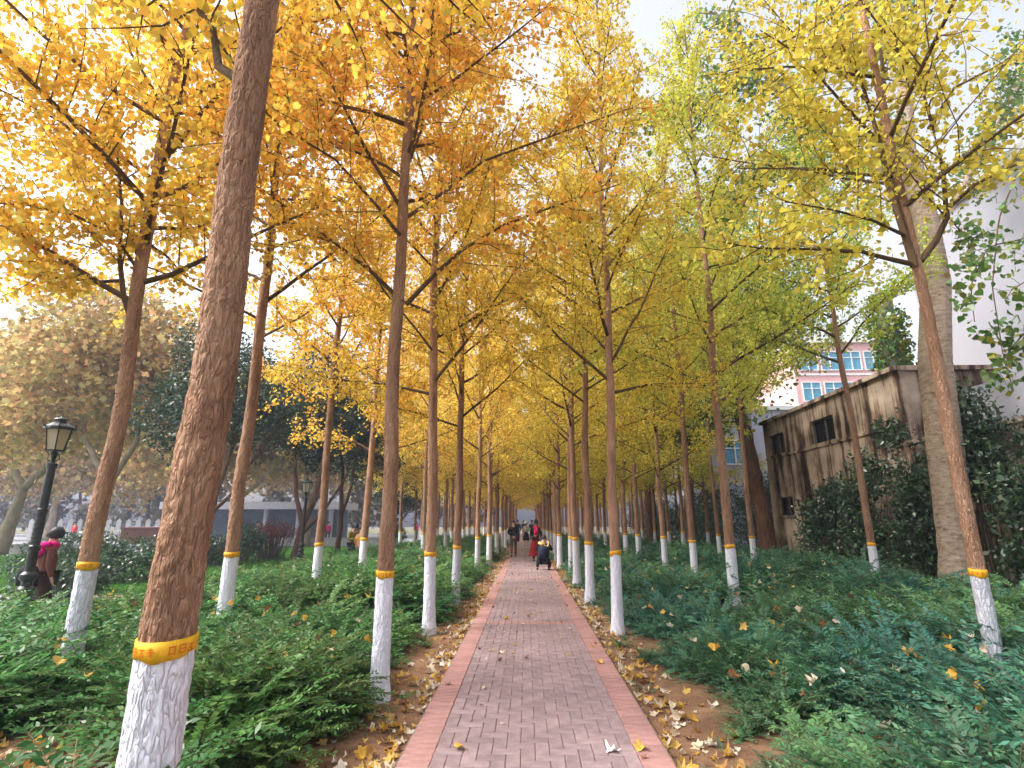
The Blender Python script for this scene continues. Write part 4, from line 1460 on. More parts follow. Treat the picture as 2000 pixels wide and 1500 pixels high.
YWB = 34.0
wl_, wr_ = aty(1385, 850, YWB)[0], aty(1640, 850, YWB)[0]
wb = thing('white_building', 'plain white building glimpsed between the trunks left of the stained building', 'building', ((wl_ + wr_) / 2, YWB, -0.1))
hw = (wr_ - wl_) / 2
MB().box((-hw, 0, 0), (hw, 6, 8.6)).build('wall', 'pale_wall', wb)
MB().box((-hw - 0.1, -0.12, 8.602), (hw + 0.1, 6.1, 8.85)).build('coping', 'white_trim', wb)
for k in range(1, 6):
    MB().box((-hw + k * hw / 3 - 0.03, -0.03, 0.1), (-hw + k * hw / 3 + 0.03, -0.002, 8.5)).build('joint', 'plaza', wb)
facade(wb, 0.0, [(-hw + 0.8, -hw + 2.2, 5.2, 6.6, 2), (-0.3, 1.1, 5.2, 6.6, 2)], 'blue_pane')

# ------------------------------------------------------------------ the square on the left
YP = 47.0
xl, xr = aty(320, 990, YP)[0], aty(665, 990, YP)[0]
pav = thing('pavilion', 'long flat-roofed white pavilion with columns across the square', 'building', ((xl + xr) / 2, YP, -0.1))
hw = (xr - xl) / 2
MB().box((-hw, -0.6, 2.75), (hw, 5.0, 3.35)).build('roof', 'pavilion_white', pav)
MB().box((-hw + 0.3, 3.0, 0), (hw - 0.3, 3.3, 2.748)).build('back_wall', 'far_panel', pav)
nc = 6
for k in range(nc):
    x = -hw + 0.7 + k * (2 * hw - 1.4) / (nc - 1)
    MB().lathe([(0.26, 0), (0.26, 0.12), (0.18, 0.16), (0.18, 2.6), (0.25, 2.66), (0.25, 2.748)], 12, (x, -0.15)).build('column', 'pavilion_white', pav, smooth=False)
for k in range(nc - 1):
    x = -hw + 0.7 + (k + 0.5) * (2 * hw - 1.4) / (nc - 1)
    MB().box((x - 0.7, 2.9, 0.6), (x + 0.7, 2.998, 2.2)).build('window', 'far_panel', pav)

for lab, a, b, Y, h in [('long pale stone kerb wall edging the lawn, right of the leaning trunk', 330, 760, 39.0, 0.5), ('pale stone kerb wall across the lawn at the left edge', -60, 300, 29.5, 0.42)]:
    p, q = aty(a, 1050, Y), aty(b, 1050, Y)
    kw = thing('kerb_wall', lab, 'wall', ((p[0] + q[0]) / 2, Y, -0.1), 0, 'kerb walls around the square')
    L = (q[0] - p[0]) / 2
    MB().box((-L, -0.18, 0), (L, 0.18, h)).build('body', 'kerb_stone', kw)
    MB().box((-L - 0.03, -0.22, h + 0.002), (L + 0.03, 0.22, h + 0.09)).build('coping', 'pavilion_white', kw)

gp_ = aty(262, 1058, 33)
gb = thing('granite_block', 'square red granite plinth standing on the square', 'plinth', (gp_[0], 33.5, -0.1), 0.5)
MB().box((-1.05, -1.05, 0), (1.05, 1.05, 0.16)).build('base', 'kerb_stone', gb)
MB().box((-0.92, -0.92, 0.162), (0.92, 0.92, 1.25)).build('block', 'granite_red', gb, bevel=0.02)
MB().box((-0.98, -0.98, 1.252), (0.98, 0.98, 1.36)).build('cap', 'granite_red', gb, bevel=0.015)

fx0, fx1 = aty(60, 1030, 52)[0], aty(330, 1030, 52)[0]
fen = thing('picket_fence', 'row of hazy blue-white pickets at the back of the square, far left', 'fence', ((fx0 + fx1) / 2, 52, -0.1))
hl = (fx1 - fx0) / 2
k = 0
pk = MB().box((-0.22, -0.05, 0.1), (0.22, 0.05, 1.75)).add([(-0.22, -0.05, 1.75), (0.22, -0.05, 1.75), (0.22, 0.05, 1.75), (-0.22, 0.05, 1.75), (0, 0, 2.0)], [(0, 1, 4), (1, 2, 4), (2, 3, 4), (3, 0, 4)]).build('picket', 'white_trim', data_only=True)
x = -hl
while x < hl:
    link('picket', pk, fen, None, (x, 0, 0))
    x += 0.95
for z in (0.5, 1.4):
    MB().box((-hl - 0.3, 0.052, z), (hl, 0.10, z + 0.1)).build('rail', 'far_panel', fen)

# ------------------------------------------------------------------ lamp posts
def lamp_post(label, loc, rotz):
    t = thing('lamp_post', label, 'lamp post', loc, rotz, 'black lantern lamp posts')
    prof = [(0.15, 0), (0.15, 0.06), (0.13, 0.08), (0.115, 0.12), (0.11, 0.42), (0.125, 0.44), (0.165, 0.47), (0.165, 0.50), (0.10, 0.53), (0.085, 0.60), (0.115, 0.63), (0.115, 0.66), (0.075, 0.70),
            (0.07, 0.75), (0.105, 0.80), (0.105, 0.86), (0.07, 0.90), (0.066, 0.94)]
    MB().lathe(prof, 20).build('base', 'black_iron', t, smooth=False)
    MB().lathe([(0.064, 0.94), (0.062, 1.18), (0.078, 1.20), (0.078, 1.26), (0.062, 1.28), (0.060, 1.72), (0.070, 1.74), (0.070, 1.80), (0.058, 1.82), (0.056, 2.42), (0.07, 2.43), (0.07, 2.50), (0.03, 2.51)], 18).build('post', 'black_iron', t, smooth=False)
    # spiral leaf relief on the middle of the shaft
    sp = MB()
    for s in (0, math.pi):
        sp.tube([(0.062 * math.cos(a + s), 0.062 * math.sin(a + s), 1.30 + a * 0.021) for a in np.linspace(0, 20, 90)], 0.006, 5)
    sp.build('spiral', 'black_iron', t, smooth=True)
    for k in range(3):
        a = k * 2 * math.pi / 3
        MB().tube([(0.11 * math.cos(a), 0.11 * math.sin(a), 0.02), (0.20 * math.cos(a), 0.20 * math.sin(a), 0.08), (0.21 * math.cos(a), 0.21 * math.sin(a), 0.2), (0.14 * math.cos(a), 0.14 * math.sin(a), 0.3)], [0.03, 0.025, 0.02, 0.03], 8).build('foot_scroll', 'black_iron', t, smooth=True)
    lan = MB().lathe([(0.03, 2.50), (0.028, 2.56), (0.05, 2.66), (0.02, 2.70)], 12).build('lantern_neck', 'black_iron', t)
    n = 6
    zb, zt, rb, rtp = 2.71, 3.03, 0.118, 0.172
    MB().lathe([(rb + 0.02, zb - 0.02), (rb + 0.02, zb)], n).build('lantern_floor', 'black_iron', t)
    for k in range(n):
        a0, a1 = 2 * math.pi * k / n, 2 * math.pi * (k + 1) / n
        q = [(r * math.cos(a), r * math.sin(a), z) for r, z in ((rb, zb), (rtp, zt)) for a in (a0, a1)]
        qi = [(0.965 * p[0], 0.965 * p[1], p[2]) for p in q]
        MB().add(q + qi, [(0, 1, 3, 2), (4, 6, 7, 5), (0, 4, 5, 1), (2, 3, 7, 6), (0, 2, 6, 4), (1, 5, 7, 3)]).build('pane', 'frosted_glass', t)
        MB().tube([(rb * 1.03 * math.cos(a0), rb * 1.03 * math.sin(a0), zb), (rtp * 1.03 * math.cos(a0), rtp * 1.03 * math.sin(a0), zt)], 0.009, 6).build('lantern_bar', 'black_iron', t)
        MB().tube([((rtp + 0.02) * math.cos(a0), (rtp + 0.02) * math.sin(a0), zt + 0.03), ((rtp + 0.055) * math.cos(a0), (rtp + 0.055) * math.sin(a0), zt + 0.05), ((rtp + 0.06) * math.cos(a0), (rtp + 0.06) * math.sin(a0), zt + 0.105)], [0.014, 0.012, 0.004], 6).build('finial', 'black_iron', t)
    for k in range(4):
        a = k * math.pi / 2 + 0.4
        MB().tube([(0.03 * math.cos(a), 0.03 * math.sin(a), 2.53), (0.075 * math.cos(a), 0.075 * math.sin(a), 2.57), (0.06 * math.cos(a), 0.06 * math.sin(a), 2.64), (0.11 * math.cos(a), 0.11 * math.sin(a), 2.692)], 0.007, 6).build('bracket', 'black_iron', t, smooth=True)
    roof = MB().lathe([(rtp + 0.015, zt), (rtp + 0.035, zt + 0.01), (rtp + 0.03, zt + 0.045), (0.145, zt + 0.09), (0.09, zt + 0.125), (0.06, zt + 0.135)], 12).build('lantern_roof', 'black_iron', t)
    MB().lathe([(0.055, zt + 0.136), (0.055, zt + 0.155), (0.105, zt + 0.165), (0.09, zt + 0.182), (0.03, zt + 0.20), (0.012, zt + 0.22), (0.014, zt + 0.235), (0.003, zt + 0.262)], 16).build('top_vent', 'black_iron', roof)
    return t


lamp_post('black iron lamp post with a frosted lantern at the left edge', (-7.42, 8.25, -0.06), 0.15)
lamp_post('small distant lamp post on the lawn behind the splayed evergreen stems', (-8.16, 20.07, -0.08), 0.5)

# ------------------------------------------------------------------ people
mat_noise('skin', [(0.3, (0.42, 0.25, 0.17)), (0.7, (0.52, 0.33, 0.24))], scale=10, rough=0.55, bump=0.05)
mat_noise('hair_black', [(0.3, (0.006, 0.005, 0.005)), (0.7, (0.02, 0.017, 0.015))], scale=40, rough=0.5, bump=0.4, dist=0.01)
mat_flat('eye_dark', (0.01, 0.008, 0.007), rough=0.2)


def skin_obj(name, joints, edges, parent, mat, root=0, sub=2):
    """joints: list of (x,y,z,rx[,ry]); grows a continuous skin along the edges"""
    me = bpy.data.meshes.new(name)
    me.from_pydata([j[:3] for j in joints], edges, [])
    o = bpy.data.objects.new(name + '_cage', me)
    COL.objects.link(o)
    md = o.modifiers.new('skin', 'SKIN')
    md.use_smooth_shade = True
    sv = me.skin_vertices[0].data
    for i, j in enumerate(joints):
        sv[i].radius = (j[3], j[4] if len(j) > 4 else j[3])
        sv[i].use_root = (i == root)
    ss = o.modifiers.new('sub', 'SUBSURF')
    ss.levels = sub
    ss.render_levels = sub
    dg = bpy.context.evaluated_depsgraph_get()
    dg.update()
    m2 = bpy.data.meshes.new_from_object(o.evaluated_get(dg))
    m2.name = name
    m2.materials.clear()
    m2.materials.append(MATS[mat])
    m2.polygons.foreach_set('use_smooth', [True] * len(m2.polygons))
    bpy.data.objects.remove(o)
    bpy.data.meshes.remove(me)
    return link(name, m2, parent)


BASEPOSE = dict(pelvis=(0, 0, 0.94), waist=(0, 0, 1.08), chest=(0, 0, 1.28), neck=(0, 0, 1.45), hb=(0, 0.015, 1.53), head=(0, 0.02, 1.63),
                sl=(-0.17, 0, 1.38), sr=(0.17, 0, 1.38), el=(-0.22, -0.02, 1.11), er=(0.22, -0.02, 1.11), wl=(-0.22, 0.06, 0.87), wr=(0.22, 0.06, 0.87),
                hl=(-0.09, 0, 0.90), hr=(0.09, 0, 0.90), kl=(-0.10, 0.02, 0.49), kr=(0.10, 0.02, 0.49), al=(-0.10, -0.02, 0.08), ar=(0.10, -0.02, 0.08), tl=(-0.11, 0.15, 0.035), tr=(0.11, 0.15, 0.035))


def person(label, loc, rotz, pose=None, h=1.68, top='black', bottom='black', topcol=(0.012, 0.012, 0.013), botcol=(0.03, 0.028, 0.025), hair='short', skirt=None, coat=0.0,
           shoecol=(0.02, 0.018, 0.016), group='people in the park', hat=None, build=1.0, extras=None):
    P = dict(BASEPOSE)
    if pose:
        P.update(pose)
    t = thing('person', label, 'person', loc, rotz, group)
    t.scale = (h / 1.73,) * 3
    P = {k: np.array(v, float) for k, v in P.items()}
    J, E, idx = [], [], {}

    def jt(k, r, r2=None):
        idx[k] = len(J)
        J.append((*P[k], r, r2 or r))
    b = build
    jt('pelvis', 0.13 * b, 0.10 * b); jt('waist', 0.12 * b, 0.09 * b); jt('chest', 0.14 * b, 0.10 * b); jt('neck', 0.052); jt('hb', 0.062, 0.07); jt('head', 0.078, 0.092)
    up = P['head'] - P['hb']
    up /= np.linalg.norm(up)
    P['top'] = P['head'] + up * 0.07
    jt('top', 0.055, 0.065)
    for s in 'lr':
        jt('s' + s, 0.055); jt('e' + s, 0.040); jt('w' + s, 0.027)
        jt('h' + s, 0.085 * b); jt('k' + s, 0.055); jt('a' + s, 0.035); jt('t' + s, 0.03, 0.025)
    for a, c in [('pelvis', 'waist'), ('waist', 'chest'), ('chest', 'neck'), ('neck', 'hb'), ('hb', 'head'), ('head', 'top')]:
        E.append((idx[a], idx[c]))
    for s in 'lr':
        for a, c in [('chest', 's' + s), ('s' + s, 'e' + s), ('e' + s, 'w' + s), ('pelvis', 'h' + s), ('h' + s, 'k' + s), ('k' + s, 'a' + s), ('a' + s, 't' + s)]:
            E.append((idx[a], idx[c]))
        # palm and five fingers
        d = P['w' + s] - P['e' + s]
        d /= np.linalg.norm(d)
        side = np.cross(d, (0, 0, 1.0) if abs(d[2]) < 0.9 else (0, 1.0, 0))
        side /= np.linalg.norm(side)
        nrm = np.cross(side, d)
        palm = P['w' + s] + d * 0.06
        pi = len(J)
        J.append((*palm, 0.034, 0.018))
        E.append((idx['w' + s], pi))
        for f, (off, ln) in enumerate([(-0.030, 0.07), (-0.010, 0.08), (0.010, 0.075), (0.030, 0.06)]):
            a = palm + d * 0.035 + side * off
            c = a + d * ln * 0.5 + nrm * 0.008
            e = c + d * ln * 0.4 + nrm * 0.03
            n0 = len(J)
            J += [(*a, 0.010), (*c, 0.009), (*e, 0.007)]
            E += [(pi, n0), (n0, n0 + 1), (n0 + 1, n0 + 2)]
        a = palm - side * 0.04 - d * 0.01
        c = a - side * 0.015 + d * 0.04
        n0 = len(J)
        J += [(*a, 0.011), (*c, 0.008)]
        E += [(pi, n0), (n0, n0 + 1)]
    body = skin_obj('body', J, E, t, 'skin', 0, 1)
    # face: nose, ears, eyes, mouth
    fwd = np.array([0, 1.0, 0])
    fwd = fwd - up * (fwd @ up)
    fwd /= np.linalg.norm(fwd)
    sd = np.cross(fwd, up)
    hc = P['head']
    mbf = MB()
    for sgn in (-1, 1):
        c = hc + fwd * 0.085 + sd * sgn * 0.03 + up * 0.01
        mbf.lathe([(0.002, -0.006), (0.010, 0), (0.002, 0.006)], 8)
        m = len(mbf.v)
        for i in range(m - 24, m):
            v = mbf.v[i]
            mbf.v[i] = tuple(c + sd * v[0] + fwd * v[1] + up * v[2])
    mbf.build('eyes', 'eye_dark', t)
    nb = MB()
    c = hc + fwd * 0.088
    nb.add([c + up * 0.012, c - up * 0.03 + sd * 0.014, c - up * 0.03 - sd * 0.014, c - up * 0.024 + fwd * 0.02], [(0, 1, 3), (0, 3, 2), (1, 2, 3)])
    nb.build('nose', 'skin', t)
    c = hc + fwd * 0.083 - up * 0.05
    MB().add([c + sd * 0.022, c + up * 0.005 + fwd * 0.006, c - sd * 0.022, c - up * 0.007 + fwd * 0.006], [(0, 1, 2, 3)]).build('mouth', cloth('lip', (0.30, 0.10, 0.09)), t)
    for sgn in (-1, 1):
        c = hc + sd * sgn * 0.078 - up * 0.005
        MB().add([c + up * 0.028, c + sd * sgn * 0.014 + up * 0.012 - fwd * 0.012, c + sd * sgn * 0.01 - up * 0.02 - fwd * 0.008, c - up * 0.03], [(0, 1, 2, 3)]).build('ear', 'skin', t)
    # clothes
    if top:
        cl = cloth(top, topcol)
        JJ = [(*P['pelvis'], 0.158 * b, 0.125 * b), (*P['waist'], 0.152 * b, 0.122 * b), (*P['chest'], 0.168 * b, 0.128 * b), (*((P['chest'] * 0.35 + P['neck'] * 0.65)), 0.082, 0.072)]
        EE = [(0, 1), (1, 2), (2, 3)]
        for s in 'lr':
            n0 = len(JJ)
            w = P['w' + s] * 0.93 + P['e' + s] * 0.07
            JJ += [(*P['s' + s], 0.078), (*P['e' + s], 0.060), (*w, 0.044)]
            EE += [(2, n0), (n0, n0 + 1), (n0 + 1, n0 + 2)]
        if coat:
            n0 = len(JJ)
            kn = (P['kl'] + P['kr']) / 2
            lowp = P['pelvis'] + (kn - P['pelvis']) * coat
            JJ.append((*lowp, 0.185 * b, 0.15 * b))
            EE.append((0, n0))
        skin_obj('jacket' if not coat else 'coat', JJ, EE, t, cl, 1, 2)
    if bottom:
        cl = cloth(bottom, botcol)
        JJ = [(*P['pelvis'], 0.142 * b, 0.112 * b)]
        EE = []
        for s in 'lr':
            n0 = len(JJ)
            JJ += [(*P['h' + s], 0.10 * b), (*P['k' + s], 0.072), (*(P['a' + s] * 0.99 + P['k' + s] * 0.01), 0.056)]
            EE += [(0, n0), (n0, n0 + 1), (n0 + 1, n0 + 2)]
        skin_obj('trousers', JJ, EE, t, cl, 0, 2)
    if skirt:
        nm, c_, r1, z1 = skirt
        mb = MB()
        prof = [(0.14, 1.02), (0.17, 0.9), (0.17 + (r1 - 0.17) * 0.5, (0.9 + z1) / 2), (r1, z1)]
        seg = 28
        V, F = [], []
        for r, z in prof:
            for k in range(seg):
                a = 2 * math.pi * k / seg
                rr = r * (1 + 0.07 * math.sin(a * 7) * (0.9 - z) / 0.6) if z < 0.9 else r
                V.append((rr * math.cos(a), rr * 0.85 * math.sin(a), z))
        for i in range(len(prof) - 1):
            for k in range(seg):
                F.append((i * seg + k, i * seg + (k + 1) % seg, (i + 1) * seg + (k + 1) % seg, (i + 1) * seg + k))
        mb.add(V, F).build('skirt', cloth(nm, c_), t, smooth=True)
    for s in 'lr':
        a, c = P['a' + s], P['t' + s]
        skin_obj('shoe', [(*(a + (0, -0.03, -0.035)), 0.045), (*(a * 0.5 + c * 0.5 + (0, 0, -0.012)), 0.046, 0.04), (*(c + (0, 0.02, 0.0)), 0.04, 0.03)], [(0, 1), (1, 2)], t, cloth('shoe%02d' % int(shoecol[0] * 50), shoecol), 0, 1)
    # hair
    if hair:
        rngh = np.random.default_rng(int(abs(loc[0] * 100)) + 1)
        V, F = [], []
        seg, rings = 18, 8
        for i in range(rings + 1):
            ph = math.pi * (0.74 if hair == 'bob' else 0.62) * i / rings
            for k in range(seg):
                a = 2 * math.pi * k / seg
                front = max(0, math.cos(a))
                p2 = ph * (1 - 0.42 * front ** 2) * (1.1 if hair == 'bob' else 1.0)
                rr = (0.118 if hair == 'bob' else 0.106) * (1 + 0.05 * rngh.normal() * (i > 0))
                V.append(hc + up * (0.032 + rr * 1.08 * math.cos(p2)) + (fwd * math.cos(a) * 1.08 + sd * math.sin(a) * 0.92) * rr * math.sin(p2))
        for i in range(rings):
            for k in range(seg):
                F.append((i * seg + k, i * seg + (k + 1) % seg, (i + 1) * seg + (k + 1) % seg, (i + 1) * seg + k))
        MB().add(V, F).build('hair', 'hair_black', t, smooth=True)
    if hat:
        mb = MB()
        mb.lathe([(0.17, -0.01), (0.165, 0.0), (0.115, 0.02), (0.112, 0.09), (0.08, 0.125), (0.01, 0.13)], 18)
        mb.v = [tuple(hc + up * (0.035 + v[2]) + sd * v[0] + fwd * v[1]) for v in mb.v]
        mb.build('hat', cloth(*hat), t, smooth=True)
    if extras:
        extras(t, P)
    return t


def place(px, Y=None, z=-0.02):
    p = atz(px[0], px[1], 0) if Y is None else aty(px[0], px[1], Y)
    return (p[0], p[1], z)


PI = math.pi


def strap(t, P):
    MB().tube([(-0.16, 0.13, 1.42), (-0.17, -0.02, 1.46), (-0.09, -0.16, 1.32), (0.05, -0.175, 1.14), (0.17, -0.12, 0.98)], 0.018, 6).build('bag_strap', cloth('strap', (0.09, 0.075, 0.06)), t)
    MB().box((0.14, -0.13, 0.74), (0.23, 0.13, 0.98)).build('shoulder_bag', cloth('strap', (0.09, 0.075, 0.06)), t, bevel=0.02)


# man walking away, hands behind his back
person('man in black jacket walking away on the path, hands clasped behind his back', place((1003, 1088)), 0.05,
       dict(wl=(-0.05, -0.19, 0.98), wr=(0.05, -0.20, 0.96), el=(-0.26, -0.12, 1.13), er=(0.26, -0.12, 1.13), hb=(0, 0.05, 1.51), head=(0, 0.09, 1.60), neck=(0, 0.02, 1.44), kl=(-0.10, 0.10, 0.50), al=(-0.10, -0.16, 0.16), tl=(-0.11, -0.05, 0.05), kr=(0.10, 0.05, 0.49), ar=(0.10, 0.06, 0.08), tr=(0.11, 0.22, 0.035)),
       h=1.66, top='black', topcol=(0.014, 0.013, 0.013), bottom='greytrousers', botcol=(0.12, 0.095, 0.075), build=1.12, extras=strap)


def scarf(t, P):
    mb = MB()
    mb.tube([(0.09 * math.cos(a), 0.085 * math.sin(a) + 0.01, 1.44 + 0.02 * math.sin(2 * a)) for a in np.linspace(0, 2 * PI, 17)], 0.045, 8)
    mb.tube([(0.03, 0.12, 1.43), (0.05, 0.17, 1.25), (0.07, 0.18, 1.02)], [0.05, 0.06, 0.055], 8)
    mb.tube([(-0.04, 0.12, 1.43), (-0.03, 0.17, 1.28), (-0.02, 0.18, 1.12)], [0.05, 0.055, 0.05], 8)
    mb.build('scarf', cloth('pinkscarf', (0.60, 0.03, 0.10)), t, smooth=True)
    MB().box((-0.36, 0.05, 0.78), (-0.14, 0.20, 1.02)).build('handbag', cloth('bluebag', (0.18, 0.24, 0.38)), t, bevel=0.03)


person('woman in long black coat, pink scarf and dark red skirt facing the camera', place((1047, 1095)), PI + 0.15,
       dict(el=(-0.24, 0.0, 1.12), er=(0.24, 0.02, 1.12), wl=(-0.15, 0.18, 1.02), wr=(0.10, 0.20, 1.08)),
       h=1.64, top='black', skirt=('redskirt', (0.22, 0.012, 0.012), 0.34, 0.22), coat=0.45, build=1.05, extras=scarf, hair='bob')


def pack(t, P):
    MB().lathe([(0.05, 0), (0.17, 0.03), (0.20, 0.2), (0.17, 0.40), (0.06, 0.44)], 14).build('backpack', cloth('navy', (0.02, 0.026, 0.05)), t, smooth=True, loc=(0, -0.22, 0.40))
    MB().tube([(-0.13, 0.0, 0.93), (-0.15, -0.12, 0.93), (-0.05, -0.19, 0.88), (0.03, -0.17, 0.90)], [0.04, 0.05, 0.05, 0.03], 8).build('collar_scarf', cloth('cream_yellow', (0.75, 0.48, 0.16)), t, smooth=True)
    MB().tube([(0.16, 0.02, 0.98), (0.17, -0.1, 0.90), (0.14, -0.2, 0.80)], 0.022, 6).build('shoulder_strap', cloth('cream_yellow', (0.75, 0.48, 0.16)), t)
    MB().box((-0.06, 0.36, 0.98), (0.06, 0.44, 1.06)).build('camera', 'black_iron', t, bevel=0.01)


person('photographer in black crouching on the path with a backpack and yellow collar', place((1063, 1113)), -0.12,
       dict(pelvis=(0, -0.10, 0.36), waist=(0, -0.09, 0.52), chest=(0, -0.02, 0.72), neck=(0, 0.04, 0.88), hb=(0, 0.07, 0.95), head=(0, 0.10, 1.04), sl=(-0.18, 0.0, 0.82), sr=(0.18, 0.0, 0.82),
            el=(-0.26, 0.14, 0.66), er=(0.26, 0.16, 0.68), wl=(-0.10, 0.34, 0.96), wr=(0.10, 0.34, 0.96), hl=(-0.10, -0.10, 0.33), hr=(0.10, -0.10, 0.33), kl=(-0.22, 0.26, 0.46), kr=(0.18, 0.26, 0.20),
            al=(-0.24, 0.02, 0.09), ar=(0.17, -0.12, 0.08), tl=(-0.26, 0.19, 0.035), tr=(0.18, 0.04, 0.035)),
       h=1.66, top='black', bottom='black2', botcol=(0.012, 0.012, 0.014), build=1.1, extras=pack)

person('woman in white hat and dark dress further up the path, left of the red skirt', place((1028, 1066)), PI - 0.1, dict(wl=(-0.13, 0.2, 1.0)), h=1.6, top='white_blouse', topcol=(0.55, 0.53, 0.50),
       bottom=None, skirt=('darkdress', (0.015, 0.015, 0.018), 0.26, 0.4), hat=('whitehat', (0.75, 0.72, 0.66)), build=1.05)
person('dark-clothed person far up the path, seen over the walking man\'s shoulder', place((1011, 1058), 45), 0.0, h=1.74, top='black', bottom='black2', botcol=(0.012, 0.012, 0.014))
person('dark-clothed person far up the path, just left of the red-skirted woman\'s head', place((1039, 1056), 48), PI, h=1.72, top='darkgreen', topcol=(0.02, 0.035, 0.028), bottom='black2', botcol=(0.012, 0.012, 0.014))
person('person in black at the far end of the path, between the nearer walkers', place((1023, 1050), 56), 0.2, h=1.7, top='black', bottom='greytrousers', botcol=(0.12, 0.095, 0.075))

# pair behind the second left row
person('man in an olive jacket looking down at his hands on the lawn', place((687, 1085), 21.5, -0.16), -PI / 2 - 0.6,
       dict(neck=(0, 0.03, 1.44), hb=(0, 0.07, 1.50), head=(0, 0.13, 1.58), el=(-0.25, 0.05, 1.12), er=(0.25, 0.05, 1.12), wl=(-0.06, 0.26, 1.12), wr=(0.06, 0.27, 1.13)),
       h=1.66, top='olive', topcol=(0.22, 0.18, 0.045), bottom='navyt', botcol=(0.02, 0.022, 0.035), build=1.18)
person('person in an orange jacket half hidden by a whitewashed trunk on the lawn', place((703, 1088), 20.6, -0.2), -0.3,
       dict(el=(-0.27, 0.0, 1.13), wl=(-0.24, 0.12, 0.92)), h=1.6, top='orange', topcol=(0.62, 0.27, 0.09), bottom='greyt', botcol=(0.2, 0.17, 0.15), build=1.1)


def hoodbag(t, P):
    mb = MB()
    mb.tube([(0.15 * math.cos(a), -0.03 + 0.13 * math.sin(a), 1.44 + 0.03 * math.cos(a)) for a in np.linspace(0, 2 * PI, 17)], 0.055, 8)
    mb.tube([(-0.15, -0.08, 1.46), (-0.1, -0.17, 1.36), (0.05, -0.19, 1.30), (0.14, -0.12, 1.38)], [0.06, 0.085, 0.085, 0.06], 8)
    mb.tube([(-0.17, 0.02, 1.42), (-0.24, -0.04, 1.3), (-0.26, -0.06, 1.14)], [0.07, 0.075, 0.06], 8)
    mb.build('hood', cloth('magenta', (0.72, 0.012, 0.22)), t, smooth=True)
    MB().lathe([(0.12, 0), (0.24, 0.04), (0.25, 0.26), (0.2, 0.36), (0.05, 0.38)], 16).build('black_bag', cloth('blackbag', (0.006, 0.006, 0.007)), t, smooth=True, loc=(-0.12, -0.12, 0.72))


person('person with a magenta hood and a large black bag behind the lamp post', place((76, 1175), 8.9, -0.07), PI / 2 - 2.2,
       dict(neck=(0, 0.02, 1.44), head=(0, 0.05, 1.63), kl=(-0.1, 0.14, 0.5), al=(-0.1, 0.2, 0.08), tl=(-0.1, 0.36, 0.04), ar=(0.1, -0.2, 0.12), tr=(0.1, -0.06, 0.04)),
       h=1.50, top='rust', topcol=(0.16, 0.062, 0.045), bottom='darkbrown', botcol=(0.05, 0.024, 0.018), build=1.32, extras=hoodbag, hair='bob')

# strollers on the square, small in the picture
far_cols = [((0.6, 0.03, 0.2), 'pink jacket'), ((0.03, 0.08, 0.3), 'dark blue jacket'), ((0.55, 0.06, 0.06), 'red jacket'), ((0.10, 0.45, 0.5), 'turquoise jacket'), ((0.7, 0.68, 0.66), 'white jacket'), ((0.02, 0.02, 0.02), 'black jacket')]
for i, (px, Y, c, lab) in enumerate([((812, 1050), 52, 0, 'distant person in a pink jacket beside the slim tree on the square'),
                                     ((826, 1052), 50, 1, 'distant person in a dark blue jacket right of the slim tree on the square'),
                                     ((836, 1052), 49, 2, 'distant person in a red jacket against the whitewashed trunks on the left'),
                                     ((832, 1048), 57, 3, 'distant person in a turquoise jacket, rearmost on the square'),
                                     ((500, 1045), 44.5, 4, 'distant person in a white jacket in front of the pavilion'),
                                     ((640, 1047), 44, 0, 'distant person in a pink jacket at the right end of the pavilion'),
                                     ((620, 1046), 44.5, 5, 'distant person in a black jacket at the right end of the pavilion'),
                                     ((143, 1048), 40, 2, 'distant person in an orange-red jacket behind the magenta hood')]):
    person(lab, place(px, Y, -0.07), i * 1.3, h=1.66, top='far%d' % c, topcol=far_cols[c][0], bottom='fart%d' % (i % 3), botcol=[(0.02, 0.02, 0.03), (0.05, 0.06, 0.1), (0.08, 0.06, 0.05)][i % 3])

